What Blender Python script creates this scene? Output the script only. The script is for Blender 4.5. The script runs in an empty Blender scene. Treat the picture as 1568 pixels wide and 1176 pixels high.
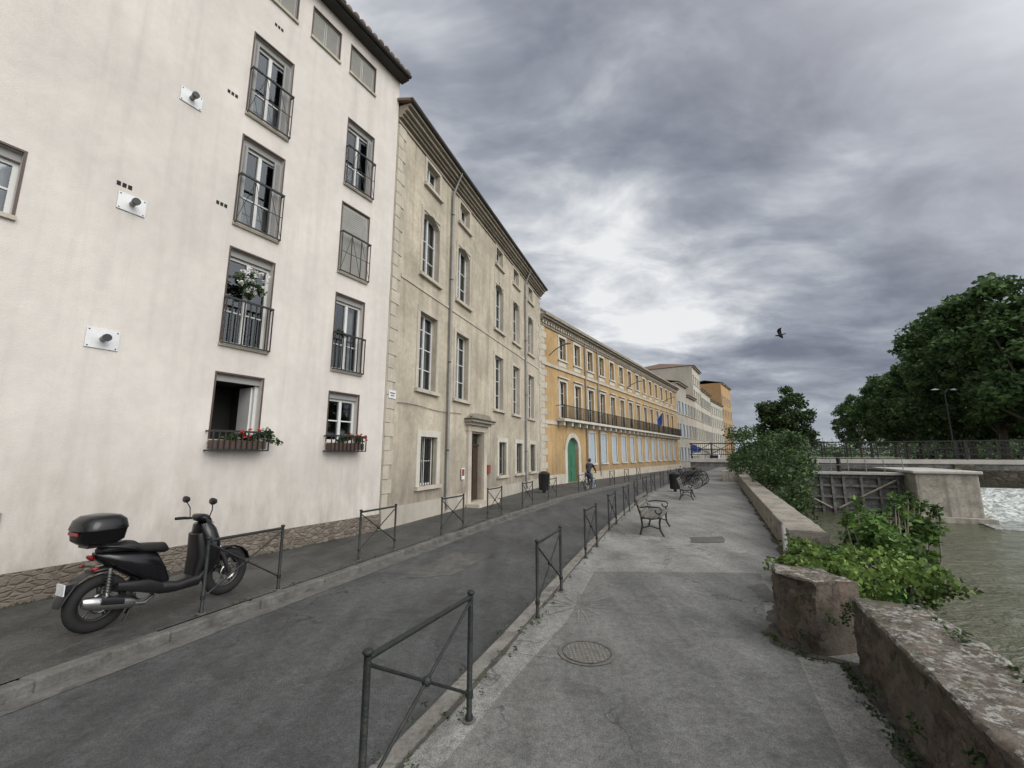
import bpy, math, random
import numpy as np
from mathutils import Vector, Matrix, noise as mnoise
random.seed(7); rng=np.random.default_rng(7)
SC=bpy.context.scene
SC.view_settings.view_transform='Standard'; SC.view_settings.look='None'; SC.view_settings.exposure=0
# ------------------------------------------------------------------ materials
def _nt(name):
    m=bpy.data.materials.new(name); m.use_nodes=True
    nt=m.node_tree; b=nt.nodes['Principled BSDF']; return m,nt,b
def _noise(nt,vec,scale,detail=5,rough=.55,dist=0):
    n=nt.nodes.new('ShaderNodeTexNoise'); n.inputs['Scale'].default_value=scale
    n.inputs['Detail'].default_value=min(detail,5); n.inputs['Roughness'].default_value=rough
    n.inputs['Distortion'].default_value=dist
    nt.links.new(vec,n.inputs['Vector']); return n.outputs['Fac']
def _map(nt,vec,sc,rot=(0,0,0)):
    n=nt.nodes.new('ShaderNodeMapping'); n.inputs['Scale'].default_value=sc; n.inputs['Rotation'].default_value=rot
    nt.links.new(vec,n.inputs['Vector']); return n.outputs[0]
def _ramp(nt,fac,stops):
    n=nt.nodes.new('ShaderNodeValToRGB'); el=n.color_ramp.elements
    el[0].position=stops[0][0]; c=stops[0][1]; el[0].color=(*c,1) if len(c)==3 else c
    el[1].position=stops[-1][0]; c=stops[-1][1]; el[1].color=(*c,1)
    for p,c in stops[1:-1]:
        e=el.new(p); e.color=(*c,1)
    nt.links.new(fac,n.inputs[0]); return n.outputs[0]
def _g(v): return (v,v,v)
def _mix(nt,fac,a,b,mode='MIX'):
    n=nt.nodes.new('ShaderNodeMix'); n.data_type='RGBA'; n.blend_type=mode
    for s,i in ((fac,0),(a,6),(b,7)):
        if isinstance(s,(int,float)): n.inputs[i].default_value=s
        elif isinstance(s,tuple): n.inputs[i].default_value=(*s,1) if len(s)==3 else s
        else: nt.links.new(s,n.inputs[i])
    return n.outputs[2]
def _math(nt,op,a,b=0.,clamp=False):
    n=nt.nodes.new('ShaderNodeMath'); n.operation=op; n.use_clamp=clamp
    for s,i in ((a,0),(b,1)):
        if isinstance(s,(int,float)): n.inputs[i].default_value=s
        else: nt.links.new(s,n.inputs[i])
    return n.outputs[0]
def _bump(nt,b,h,strength,dist=.02):
    n=nt.nodes.new('ShaderNodeBump'); n.inputs['Strength'].default_value=strength; n.inputs['Distance'].default_value=dist
    nt.links.new(h,n.inputs['Height']); nt.links.new(n.outputs[0],b.inputs['Normal']); return n
def _pos(nt): return nt.nodes.new('ShaderNodeNewGeometry').outputs['Position']
def _warp(nt,P,scale,amt):
    n=nt.nodes.new('ShaderNodeTexNoise'); n.inputs['Scale'].default_value=scale; n.inputs['Detail'].default_value=3; nt.links.new(P,n.inputs['Vector'])
    s=nt.nodes.new('ShaderNodeVectorMath'); s.operation='SCALE'; nt.links.new(n.outputs['Color'],s.inputs[0]); s.inputs['Scale'].default_value=amt
    a=nt.nodes.new('ShaderNodeVectorMath'); a.operation='ADD'; nt.links.new(P,a.inputs[0]); nt.links.new(s.outputs[0],a.inputs[1]); return a.outputs[0]
def M(name,col,rough=.8,var=.15,scale=1.5,bump=.15,bscale=40,streak=0,dirt=0,dirtz=1.0,dirtcol=(.12,.1,.08),metal=0,spec=.4,spots=0,spotcol=(.1,.09,.08)):
    m,nt,b=_nt(name); P=_pos(nt)
    n1=_noise(nt,P,scale,5,.62)
    lo=tuple(c*(1-var) for c in col); hi=tuple(min(1,c*(1+var)) for c in col)
    c=_ramp(nt,n1,[(.3,lo),(.7,hi)])
    if bump: c=_mix(nt,.35*var/.15 if var<.4 else .9,c,_ramp(nt,_noise(nt,P,scale*9,3),[(.3,_g(.8)),(.7,_g(1.15))]),'MULTIPLY')
    if streak:
        s=_noise(nt,_map(nt,P,(3.5,3.5,.22)),1.0,5,.6)
        c=_mix(nt,_ramp(nt,s,[(.48,_g(0)),(.75,_g(streak))]),c,tuple(x*.45 for x in col))
    if spots:
        s=_noise(nt,P,5,6,.7)
        c=_mix(nt,_ramp(nt,s,[(.55,_g(0)),(.68,_g(spots))]),c,spotcol)
    if dirt:
        sp=nt.nodes.new('ShaderNodeSeparateXYZ'); nt.links.new(P,sp.inputs[0])
        z=_math(nt,'DIVIDE',sp.outputs[2],dirtz); z=_math(nt,'SUBTRACT',1.0,z,True)
        z=_math(nt,'MULTIPLY',z,_ramp(nt,_noise(nt,_map(nt,P,(1,1,.35)),2.6,6,.65),[(.3,_g(.2)),(.7,_g(1.8))]))
        c=_mix(nt,_math(nt,'MULTIPLY',z,dirt,True),c,dirtcol)
    nt.links.new(c,b.inputs['Base Color']); b.inputs['Roughness'].default_value=rough
    b.inputs['Metallic'].default_value=metal; b.inputs['Specular IOR Level'].default_value=spec
    if bump: _bump(nt,b,_noise(nt,P,bscale,4,.6),bump)
    return m
def rubble(name,dark,mid,light,mortar,scale=5,zs=1.6):
    m,nt,b=_nt(name); P=_warp(nt,_map(nt,_pos(nt),(1,1,zs)),3,.16)
    v=nt.nodes.new('ShaderNodeTexVoronoi'); v.inputs['Scale'].default_value=scale; nt.links.new(P,v.inputs['Vector'])
    e=nt.nodes.new('ShaderNodeTexVoronoi'); e.feature='DISTANCE_TO_EDGE'; e.inputs['Scale'].default_value=scale; nt.links.new(P,e.inputs['Vector'])
    sp=nt.nodes.new('ShaderNodeSeparateColor'); nt.links.new(v.outputs['Color'],sp.inputs[0])
    c=_ramp(nt,sp.outputs[0],[(0,dark),(.5,mid),(1,light)])
    c=_mix(nt,.8,c,_ramp(nt,_noise(nt,P,9,5,.7),[(.3,_g(.55)),(.7,_g(1.35))]),'MULTIPLY')
    ed=_ramp(nt,e.outputs['Distance'],[(.02,_g(.8)),(.12,_g(0))])
    c=_mix(nt,ed,c,mortar)
    # patches of render smeared over the stones
    c=_mix(nt,_ramp(nt,_noise(nt,P,1.3,5,.65),[(.47,_g(0)),(.56,_g(.75))]),c,mortar)
    nt.links.new(c,b.inputs['Base Color']); b.inputs['Roughness'].default_value=.95
    h=_math(nt,'ADD',_ramp(nt,e.outputs['Distance'],[(0,_g(0)),(.15,_g(1))]),_math(nt,'MULTIPLY',_noise(nt,P,30,4,.7),.5))
    _bump(nt,b,h,.7,.035); return m
MAT={}
MAT['b1']=M('cream_stucco',(.56,.525,.485),.92,.09,.6,.3,60,streak=.24,dirt=.6,dirtz=2.5,dirtcol=(.29,.26,.225))
MAT['b2']=M('aged_beige_render',(.41,.365,.285),.92,.25,.8,.35,35,streak=.65,dirt=.75,dirtz=2.6,dirtcol=(.19,.165,.135),spots=.4,spotcol=(.24,.21,.165))
MAT['b2c']=M('shaded_weathered_cornice',(.25,.22,.175),.92,.2,1.5,.35,30,streak=.4)  # shade under the eave is put into this weathered stone's darker colour
MAT['b3']=M('ochre_render',(.385,.26,.125),.9,.2,.6,.2,40,streak=.45,dirt=.4,dirtz=2)
MAT['stone']=M('pale_limestone',(.43,.39,.32),.9,.17,1.2,.3,30,streak=.4)
MAT['stone_w']=M('white_stone',(.48,.455,.39),.9,.12,1.2,.25,30,streak=.3)
MAT['grey_render']=M('grey_render',(.36,.33,.28),.9,.15,.6,.2,30,streak=.3)
MAT['cream']=M('cream_render',(.48,.445,.375),.9,.1,.6,.2,30,streak=.3)
MAT['orange']=M('orange_render',(.42,.265,.125),.9,.1,.6,.2,30,streak=.3)
MAT['pink']=M('pink_render',(.42,.36,.31),.9,.1,.6,.2,30,streak=.2)
MAT['plinth']=rubble('rubble_plinth',(.10,.08,.062),(.145,.12,.095),(.20,.175,.145),(.155,.13,.105),7,1.8)
MAT['tile']=M('clay_roof_tile',(.17,.11,.08),.9,.35,4,.4,20)
MAT['eave_dark']=M('eave_timber',(.05,.045,.04),.8,.2,4)
MAT['zinc']=M('zinc',(.23,.225,.21),.55,.2,3,metal=.2)
MAT['white_frame']=M('white_frame',(.54,.54,.52),.5,.08,3,0)
MAT['grey_frame']=M('grey_frame',(.25,.245,.235),.6,.06,3,0)
MAT['brown_frame']=M('brown_frame',(.07,.042,.032),.5,.1,3,0)
MAT['curtain']=M('curtain_fabric',(.42,.42,.42),.9,.1,3,0)
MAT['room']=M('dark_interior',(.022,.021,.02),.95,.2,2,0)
MAT['iron']=M('wrought_iron',(.016,.016,.016),.45,.2,8,.1,60)
MAT['barrier']=M('dark_green_iron',(.015,.018,.017),.5,.4,14,.4,50,spots=.35,spotcol=(.07,.055,.045))
MAT['shutter_grey']=M('grey_shutter',(.32,.315,.29),.7,.1,3,.05)
MAT['shutter_blue']=M('pale_blue_shutter',(.36,.42,.47),.7,.08,3,.05)
MAT['green_door']=M('green_door_paint',(.045,.14,.085),.5,.15,3,.05)
MAT['wood_door']=M('dark_wood_door',(.045,.026,.018),.5,.25,6,.1)
MAT['white_plate']=M('white_enamel',(.62,.63,.63),.5,.1,5,.05)
MAT['black_plastic']=M('black_plastic',(.010,.010,.011),.35,.1,9,0,spec=.5)
MAT['gloss_black']=M('gloss_black_paint',(.006,.006,.007),.2,.1,9,0,spec=.45)
MAT['rubber']=M('tyre_rubber',(.014,.014,.014),.85,.15,20,.2,90)
MAT['chrome']=M('brushed_aluminium',(.5,.5,.49),.3,.1,9,0,metal=1)
MAT['alloy']=M('dark_alloy',(.07,.07,.07),.4,.06,9,0,metal=.7)
MAT['red_lens']=M('red_lens',(.25,.01,.01),.2,.05,9,0)
MAT['seat']=M('seat_vinyl',(.010,.010,.010),.6,.1,9,.15,120)
MAT['wood']=M('weathered_slats',(.13,.12,.105),.8,.25,7,.3,50)
MAT['soil']=M('soil',(.07,.063,.052),.95,.35,8,.6,30)
MAT['terracotta']=M('terracotta',(.22,.06,.04),.7,.1,8,.1)
MAT['concrete']=M('weathered_concrete',(.36,.33,.28),.92,.3,1.6,.5,14,streak=.9,spots=.6,spotcol=(.10,.09,.065))
MAT['deck']=M('pale_concrete_deck',(.46,.44,.40),.9,.15,1.5,.2,20,streak=.2)
MAT['lockgate']=M('weathered_lock_timber',(.16,.155,.145),.9,.45,2.5,.4,14,streak=.6,spots=.5,spotcol=(.30,.29,.27))
MAT['bankstone']=rubble('bank_masonry',(.07,.062,.045),(.15,.13,.10),(.24,.21,.165),(.09,.08,.06),2.2,1.8)
MAT['bark']=M('plane_bark',(.12,.10,.078),.9,.3,3,.5,12)
MAT['grass']=M('ground_earth',(.075,.085,.045),.95,.3,.4,.3,5)
MAT['skin']=M('skin',(.42,.25,.18),.6,.05,9,0)
MAT['cloth_dark']=M('dark_clothes',(.03,.032,.04),.85,.1,9,0)
MAT['cloth_mid']=M('denim',(.05,.065,.10),.85,.1,9,0)
MAT['blue_paint']=M('blue_paint',(.03,.07,.28),.3,.05,3,0)
MAT['white_paint']=M('white_paint',(.68,.69,.70),.35,.05,3,0)
MAT['flower_red']=M('red_petals',(.5,.02,.02),.7,.2,30,0)
MAT['flower_white']=M('white_petals',(.68,.66,.64),.7,.1,30,0)
def glassmat():
    m,nt,b=_nt('window_glass')
    nt.nodes.remove(b); o=[n for n in nt.nodes if n.type=='OUTPUT_MATERIAL'][0]
    g=nt.nodes.new('ShaderNodeBsdfGlossy'); g.inputs['Roughness'].default_value=.03; g.inputs['Color'].default_value=(.8,.86,.92,1)
    t=nt.nodes.new('ShaderNodeBsdfTransparent'); t.inputs['Color'].default_value=(.6,.63,.63,1)
    f=nt.nodes.new('ShaderNodeFresnel'); f.inputs['IOR'].default_value=1.5
    k=_math(nt,'ADD',_math(nt,'MULTIPLY',f.outputs[0],1.3),.05,True)
    x=nt.nodes.new('ShaderNodeMixShader'); nt.links.new(k,x.inputs[0]); nt.links.new(t.outputs[0],x.inputs[1]); nt.links.new(g.outputs[0],x.inputs[2])
    nt.links.new(x.outputs[0],o.inputs[0]); return m
MAT['glass']=glassmat()
def leafmat(name,dark,mid,light):
    m,nt,b=_nt(name); g=nt.nodes.new('ShaderNodeNewGeometry')
    c=_ramp(nt,g.outputs['Random Per Island'],[(0,dark),(.55,mid),(1,light)])
    n=_noise(nt,g.outputs['Position'],.9,2)
    c=_mix(nt,.8,c,_ramp(nt,n,[(.35,_g(.5)),(.65,_g(1.4))]),'MULTIPLY')
    nt.links.new(c,b.inputs['Base Color']); b.inputs['Roughness'].default_value=.6; b.inputs['Specular IOR Level'].default_value=.25
    t=nt.nodes.new('ShaderNodeBsdfTranslucent'); nt.links.new(c,t.inputs[0])
    x=nt.nodes.new('ShaderNodeMixShader'); x.inputs[0].default_value=.25
    o=[q for q in nt.nodes if q.type=='OUTPUT_MATERIAL'][0]
    nt.links.new(b.outputs[0],x.inputs[1]); nt.links.new(t.outputs[0],x.inputs[2]); nt.links.new(x.outputs[0],o.inputs[0]); return m
MAT['leaf_plane']=leafmat('plane_leaves',(.045,.085,.034),(.09,.155,.055),(.15,.235,.075))
MAT['leaf_bush']=leafmat('bush_leaves',(.035,.07,.02),(.075,.14,.036),(.15,.24,.06))
MAT['leaf_dark']=leafmat('shrub_leaves',(.026,.05,.02),(.055,.095,.035),(.105,.155,.05))
MAT['leaf_ivy']=leafmat('ivy_leaves',(.055,.09,.022),(.11,.18,.04),(.2,.29,.07))
def asphalt(name,col,agg,stain,crack=.5,gravel=1.4):
    m,nt,b=_nt(name); P=_pos(nt)
    c=_ramp(nt,_noise(nt,P,.55,6,.68),[(.3,tuple(x*(1-stain) for x in col)),(.7,tuple(x*(1+stain*.7) for x in col))])
    v=nt.nodes.new('ShaderNodeTexVoronoi'); v.inputs['Scale'].default_value=agg; nt.links.new(P,v.inputs['Vector'])
    c=_mix(nt,.8,c,_ramp(nt,v.outputs['Color'],[(.1,_g(.5)),(.9,_g(gravel))]),'MULTIPLY')
    c=_mix(nt,.75,c,_ramp(nt,_noise(nt,P,14,5,.75),[(.35,_g(.66)),(.65,_g(1.27))]),'MULTIPLY')
    s=_noise(nt,_map(nt,P,(1.1,.18,1),(0,0,math.radians(24))),1.8,5,.6)
    c=_mix(nt,.85,c,_ramp(nt,s,[(.36,_g(.70)),(.64,_g(1.16))]),'MULTIPLY')
    d=_ramp(nt,_noise(nt,P,1.5,5,.62,.4),[(.54,_g(1)),(.60,_g(.72)),(.7,_g(.62))]); c=_mix(nt,.75,c,d,'MULTIPLY')
    vb=nt.nodes.new('ShaderNodeTexVoronoi'); vb.inputs['Scale'].default_value=2.1; nt.links.new(P,vb.inputs['Vector'])
    c=_mix(nt,_ramp(nt,vb.outputs['Distance'],[(.028,_g(.6)),(.036,_g(0))]),c,tuple(x*.45 for x in col))
    w=nt.nodes.new('ShaderNodeTexVoronoi'); w.feature='DISTANCE_TO_EDGE'; w.inputs['Scale'].default_value=.6
    nt.links.new(_warp(nt,P,2.5,1.0),w.inputs['Vector'])
    cr=_ramp(nt,w.outputs['Distance'],[(.003,_g(crack)),(.011,_g(0))])
    gate=_ramp(nt,_noise(nt,P,.4,2),[(.46,_g(0)),(.54,_g(1))])
    c=_mix(nt,_math(nt,'MULTIPLY',cr,gate),c,tuple(x*.25 for x in col))
    nt.links.new(c,b.inputs['Base Color']); b.inputs['Roughness'].default_value=.72; b.inputs['Specular IOR Level'].default_value=.4
    nt.links.new(_ramp(nt,d,[(.6,_g(.5)),(1,_g(.78))]),b.inputs['Roughness'])
    _bump(nt,b,v.outputs['Distance'],.5,.01); return m
MAT['road']=asphalt('road_asphalt',(.085,.086,.086),150,.28,.75)
MAT['prom_near']=asphalt('smooth_asphalt',(.17,.17,.16),170,.26,.7)
MAT['prom_far']=asphalt('old_asphalt',(.25,.245,.228),120,.3,.75)
MAT['patch']=asphalt('dark_patch_asphalt',(.115,.112,.103),170,.3,.2)
MAT['walk']=asphalt('pavement_asphalt',(.08,.078,.072),120,.4,.7)
MAT['kerb']=M('kerb_stone',(.19,.18,.16),.9,.35,4,.6,25,spots=.7,spotcol=(.065,.06,.05))
MAT['kerb_d']=M('dark_kerb_stone',(.115,.11,.10),.9,.35,4,.6,25,spots=.7,spotcol=(.05,.045,.04))
MAT['manhole']=M('cast_iron_cover',(.13,.123,.11),.65,.3,12,.5,60,metal=.1)
def lichen():
    m,nt,b=_nt('lichen_stone'); P=_pos(nt)
    Pw=_warp(nt,_map(nt,P,(1,1,1.5)),4,.3)
    v=nt.nodes.new('ShaderNodeTexVoronoi'); v.inputs['Scale'].default_value=4.2; nt.links.new(Pw,v.inputs['Vector'])
    e=nt.nodes.new('ShaderNodeTexVoronoi'); e.feature='DISTANCE_TO_EDGE'; e.inputs['Scale'].default_value=4.2; nt.links.new(Pw,e.inputs['Vector'])
    sp2=nt.nodes.new('ShaderNodeSeparateColor'); nt.links.new(v.outputs['Color'],sp2.inputs[0])
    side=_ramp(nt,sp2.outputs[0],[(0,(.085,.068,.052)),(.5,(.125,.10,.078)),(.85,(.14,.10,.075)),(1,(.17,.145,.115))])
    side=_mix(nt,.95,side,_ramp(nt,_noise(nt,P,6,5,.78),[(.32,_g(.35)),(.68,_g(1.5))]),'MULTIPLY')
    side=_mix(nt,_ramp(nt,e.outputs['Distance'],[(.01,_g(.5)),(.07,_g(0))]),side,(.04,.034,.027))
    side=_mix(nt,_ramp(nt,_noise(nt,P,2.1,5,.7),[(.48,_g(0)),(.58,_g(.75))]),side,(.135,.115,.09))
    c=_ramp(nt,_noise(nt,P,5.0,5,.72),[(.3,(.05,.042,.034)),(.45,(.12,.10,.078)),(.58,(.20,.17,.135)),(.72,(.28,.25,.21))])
    o=_ramp(nt,_noise(nt,P,4,5,.6),[(.56,_g(0)),(.64,_g(.6))])
    c=_mix(nt,o,c,(.15,.085,.055))
    w=_ramp(nt,_noise(nt,P,19,5,.65,.5),[(.50,_g(0)),(.55,_g(.9))])
    big=_ramp(nt,_noise(nt,P,3.3,3),[(.40,_g(.1)),(.52,_g(1))])
    c=_mix(nt,_math(nt,'MULTIPLY',w,big),c,(.36,.355,.32))
    w2=_ramp(nt,_noise(nt,_map(nt,P,(1,1,1),(0,0,1)),7,4,.6,.4),[(.60,_g(0)),(.63,_g(.85))]); c=_mix(nt,w2,c,(.44,.435,.40))
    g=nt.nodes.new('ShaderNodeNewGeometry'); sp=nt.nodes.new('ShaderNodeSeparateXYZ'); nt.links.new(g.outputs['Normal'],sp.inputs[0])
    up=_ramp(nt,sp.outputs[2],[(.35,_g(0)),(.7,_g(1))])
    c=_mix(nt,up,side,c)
    mo=_ramp(nt,_noise(nt,P,3.1,5,.72),[(.52,_g(0)),(.62,_g(.65))]); c=_mix(nt,mo,c,(.06,.062,.028))
    k=_ramp(nt,_noise(nt,P,10,5,.75),[(.54,_g(0)),(.61,_g(.8))])
    c=_mix(nt,k,c,(.03,.027,.022))
    nt.links.new(c,b.inputs['Base Color']); b.inputs['Roughness'].default_value=.95
    _bump(nt,b,_noise(nt,P,26,5,.75),.9,.035); return m
MAT['lichen']=lichen()
MAT['coping']=M('pale_coping_stone',(.27,.245,.205),.93,.35,2.5,.8,12,spots=.85,spotcol=(.06,.055,.042))
def water(name,col,foam=0):
    m,nt,b=_nt(name); P=_pos(nt)
    n=_noise(nt,_map(nt,P,(1,1.8,1),(0,0,.5)),1.6,5,.6,.8)
    n2=_noise(nt,P,6,3,.6,.5)
    h=_math(nt,'ADD',n,_math(nt,'MULTIPLY',n2,.35))
    c=_ramp(nt,_noise(nt,P,.25,4),[(.35,tuple(x*.8 for x in col)),(.65,tuple(x*1.2 for x in col))])
    b.inputs['Roughness'].default_value=.1
    if foam:
        f=_ramp(nt,_noise(nt,_map(nt,P,(2.2,2.2,1.0)),1.5,6,.7,.6),[(.38,_g(.15)),(.6,_g(1))])
        f=_math(nt,'MULTIPLY',f,foam,True); c=_mix(nt,f,c,(.72,.75,.74))
        r=_ramp(nt,f,[(0,_g(.15)),(1,_g(.7))]); nt.links.new(r,b.inputs['Roughness'])
    nt.links.new(c,b.inputs['Base Color']); _bump(nt,b,h,.85,.3); return m
MAT['water']=water('canal_water',(.085,.09,.048))
MAT['foam']=water('weir_foam',(.13,.15,.12),1.0)
MAT['foam2']=water('foamy_water',(.09,.10,.07),.6)
# ------------------------------------------------------------------ mesh tools
class Obj:
    def __init__(s,name,origin=(0,0,0)):
        s.name=name; s.o=Vector(origin); s.parts={}
    def p(s,key,mat,smooth=False):
        return s.parts.setdefault(key,{'v':[],'f':[],'m':mat,'s':smooth})
    def poly(s,key,mat,vs,fs,smooth=False):
        d=s.p(key,mat,smooth); n=len(d['v']); d['v'].extend([tuple(v) for v in vs]); d['f'].extend([tuple(i+n for i in f) for f in fs])
    def box(s,key,mat,fr,k0,k1,d0,d1,z0,z1):
        vs=[fr(k,d,z) for z in (z0,z1) for d in (d0,d1) for k in (k0,k1)]
        s.poly(key,mat,vs,[(0,2,3,1),(4,5,7,6),(0,1,5,4),(2,6,7,3),(0,4,6,2),(1,3,7,5)])
    def tube(s,key,mat,pts,r,n=8,smooth=True,cap=True):
        pts=[Vector(p) for p in pts]
        if not hasattr(r,'__len__'): r=[r]*len(pts)
        vs=[];up=Vector((0,0,1))
        for i,p in enumerate(pts):
            a=pts[max(i-1,0)];b=pts[min(i+1,len(pts)-1)];t=(b-a).normalized()
            x=t.cross(up) if abs(t.z)<.95 else t.cross(Vector((0,1,0)))
            x.normalize(); y=t.cross(x).normalized()
            for j in range(n):
                an=2*math.pi*j/n; vs.append(p+(x*math.cos(an)+y*math.sin(an))*r[i])
        fs=[(i*n+j,i*n+(j+1)%n,(i+1)*n+(j+1)%n,(i+1)*n+j) for i in range(len(pts)-1) for j in range(n)]
        if cap: fs+= [tuple(range(n))[::-1],tuple(range((len(pts)-1)*n,len(pts)*n))]
        s.poly(key,mat,vs,fs,smooth)
    def loft(s,key,mat,secs,n=20,pw=2.0,smooth=True):
        vs=[]
        for q in secs:
            c,x,y=[Vector(a) for a in q[:3]]; e=2/(q[3] if len(q)>3 else pw)
            for j in range(n):
                a=2*math.pi*j/n; ca,sa=math.cos(a),math.sin(a)
                vs.append(c+x*(math.copysign(abs(ca)**e,ca))+y*(math.copysign(abs(sa)**e,sa)))
        m=len(secs)
        fs=[(i*n+j,i*n+(j+1)%n,(i+1)*n+(j+1)%n,(i+1)*n+j) for i in range(m-1) for j in range(n)]
        fs+=[tuple(range(n))[::-1],tuple(range((m-1)*n,m*n))]
        s.poly(key,mat,vs,fs,smooth)
    def torus(s,key,mat,c,axis,R,r,n=28,m=10):
        c=Vector(c);ax=Vector(axis).normalized();x=ax.orthogonal().normalized();y=ax.cross(x)
        vs=[];fs=[]
        for i in range(n):
            a=2*math.pi*i/n; d=x*math.cos(a)+y*math.sin(a)
            for j in range(m):
                b=2*math.pi*j/m; vs.append(c+d*(R+r*math.cos(b))+ax*r*math.sin(b))
        for i in range(n):
            for j in range(m):
                fs.append((i*m+j,((i+1)%n)*m+j,((i+1)%n)*m+(j+1)%m,i*m+(j+1)%m))
        s.poly(key,mat,vs,fs,True)
    def ball(s,key,mat,c,r,n=12):
        c=Vector(c); r=Vector(r) if hasattr(r,'__len__') else Vector((r,r,r))
        secs=[]
        for i in range(n+1):
            a=math.pi*i/n; q=max(math.sin(a),.02)
            secs.append((c+Vector((0,0,-math.cos(a)*r.z)),(r.x*q,0,0),(0,r.y*q,0)))
        s.loft(key,mat,secs,16)
    def done(s,loc=None,rotz=0,local=False,parent=None):
        e=bpy.data.objects.new(s.name,None); SC.collection.objects.link(e); e.empty_display_size=.3
        off=Vector((0,0,0)) if local else s.o
        e.location=loc if loc is not None else s.o; e.rotation_euler=(0,0,rotz)
        s.e=e; s.meshes=[]
        for key,d in s.parts.items():
            me=bpy.data.meshes.new(s.name+'_'+key)
            me.from_pydata([(v[0]-off.x,v[1]-off.y,v[2]-off.z) for v in d['v']],[],d['f'])
            me.materials.append(MAT[d['m']]); me.update()
            if d['s']:
                me.polygons.foreach_set('use_smooth',[True]*len(me.polygons))
                try: me.set_sharp_from_angle(angle=math.radians(50))
                except Exception: pass
            o=bpy.data.objects.new(key,me); o.parent=e; SC.collection.objects.link(o); s.meshes.append((key,me))
        return e
    def copy(s,loc,rotz=0,scale=1):
        e=bpy.data.objects.new(s.name,None); SC.collection.objects.link(e); e.location=loc; e.rotation_euler=(0,0,rotz); e.scale=(scale,)*3
        for k,me in s.meshes:
            o=bpy.data.objects.new(k,me); o.parent=e; SC.collection.objects.link(o)
        return e
def frame(C,D):
    n=math.hypot(*D); D=(D[0]/n,D[1]/n); N=(D[1],-D[0])
    def f(k,d,z): return (C[0]+D[0]*k+N[0]*d, C[1]+D[1]*k+N[1]*d, z)
    return f
ID=lambda k,d,z:(k,d,z)
def single(name,mat,vs,fs,smooth=False):
    me=bpy.data.meshes.new(name); me.from_pydata([tuple(v) for v in vs],[],fs); me.materials.append(MAT[mat]); me.update()
    if smooth: me.polygons.foreach_set('use_smooth',[True]*len(me.polygons))
    o=bpy.data.objects.new(name,me); SC.collection.objects.link(o); return o
def leafmesh(name,mat,clumps,size,parent=None,aspect=.6,fill=.45):
    cs=[]
    for (x,y,z,rx,ry,rz,n) in clumps:
        v=rng.normal(size=(n,3)); v/=np.linalg.norm(v,axis=1)[:,None]
        r=rng.uniform(0,1,n)**fill*rng.uniform(.75,1.18,n)
        cs.append(np.array([x,y,z])+v*r[:,None]*np.array([rx,ry,rz]))
    P=np.concatenate(cs); n=len(P)
    a=rng.normal(size=(n,3)); a[:,2]*=.6; a/=np.linalg.norm(a,axis=1)[:,None]
    b=rng.normal(size=(n,3)); b=np.cross(a,b); b/=np.linalg.norm(b,axis=1)[:,None]
    s=size*rng.uniform(.6,1.35,n)[:,None]
    nrm=np.cross(a,b)*s*.18
    V=np.stack([P-a*s, P-b*s*aspect+nrm, P+a*s, P+b*s*aspect+nrm],1).reshape(-1,3)
    me=bpy.data.meshes.new(name); me.vertices.add(n*4); me.vertices.foreach_set('co',V.ravel().astype(np.float32))
    me.loops.add(n*4); me.loops.foreach_set('vertex_index',np.arange(n*4,dtype=np.int32))
    me.polygons.add(n); me.polygons.foreach_set('loop_start',np.arange(0,n*4,4,dtype=np.int32)); me.polygons.foreach_set('loop_total',np.full(n,4,dtype=np.int32))
    me.update(calc_edges=True); me.materials.append(MAT[mat])
    o=bpy.data.objects.new(name,me); SC.collection.objects.link(o)
    if parent: o.parent=parent
    return o
# ------------------------------------------------------------------ facade tools
def wall(b,key,mat,fr,k0,k1,z0,z1,holes,depth=.22):
    ks=sorted({k0,k1}|{h[0] for h in holes}|{h[1] for h in holes}); zs=sorted({z0,z1}|{h[2] for h in holes}|{h[3] for h in holes})
    ks=[k for k in ks if k0<=k<=k1]; zs=[z for z in zs if z0<=z<=z1]
    for i in range(len(ks)-1):
        for j in range(len(zs)-1):
            kc=(ks[i]+ks[i+1])/2; zc=(zs[j]+zs[j+1])/2
            if any(h[0]<kc<h[1] and h[2]<zc<h[3] for h in holes): continue
            b.poly(key,mat,[fr(ks[i],0,zs[j]),fr(ks[i+1],0,zs[j]),fr(ks[i+1],0,zs[j+1]),fr(ks[i],0,zs[j+1])],[(0,1,2,3)])
    for a,c,e,g in holes:
        b.poly(key,mat,[fr(a,0,e),fr(c,0,e),fr(c,0,g),fr(a,0,g),fr(a,-depth,e),fr(c,-depth,e),fr(c,-depth,g),fr(a,-depth,g)],
               [(0,4,5,1),(1,5,6,2),(2,6,7,3),(3,7,4,0)])
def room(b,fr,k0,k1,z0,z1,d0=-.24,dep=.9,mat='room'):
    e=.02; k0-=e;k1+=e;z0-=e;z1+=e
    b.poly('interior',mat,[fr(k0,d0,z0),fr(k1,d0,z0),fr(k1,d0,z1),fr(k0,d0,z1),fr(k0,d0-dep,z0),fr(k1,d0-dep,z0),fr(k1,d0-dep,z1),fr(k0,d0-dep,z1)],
           [(0,1,5,4),(1,2,6,5),(2,3,7,6),(3,0,4,7),(4,5,6,7)])
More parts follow.
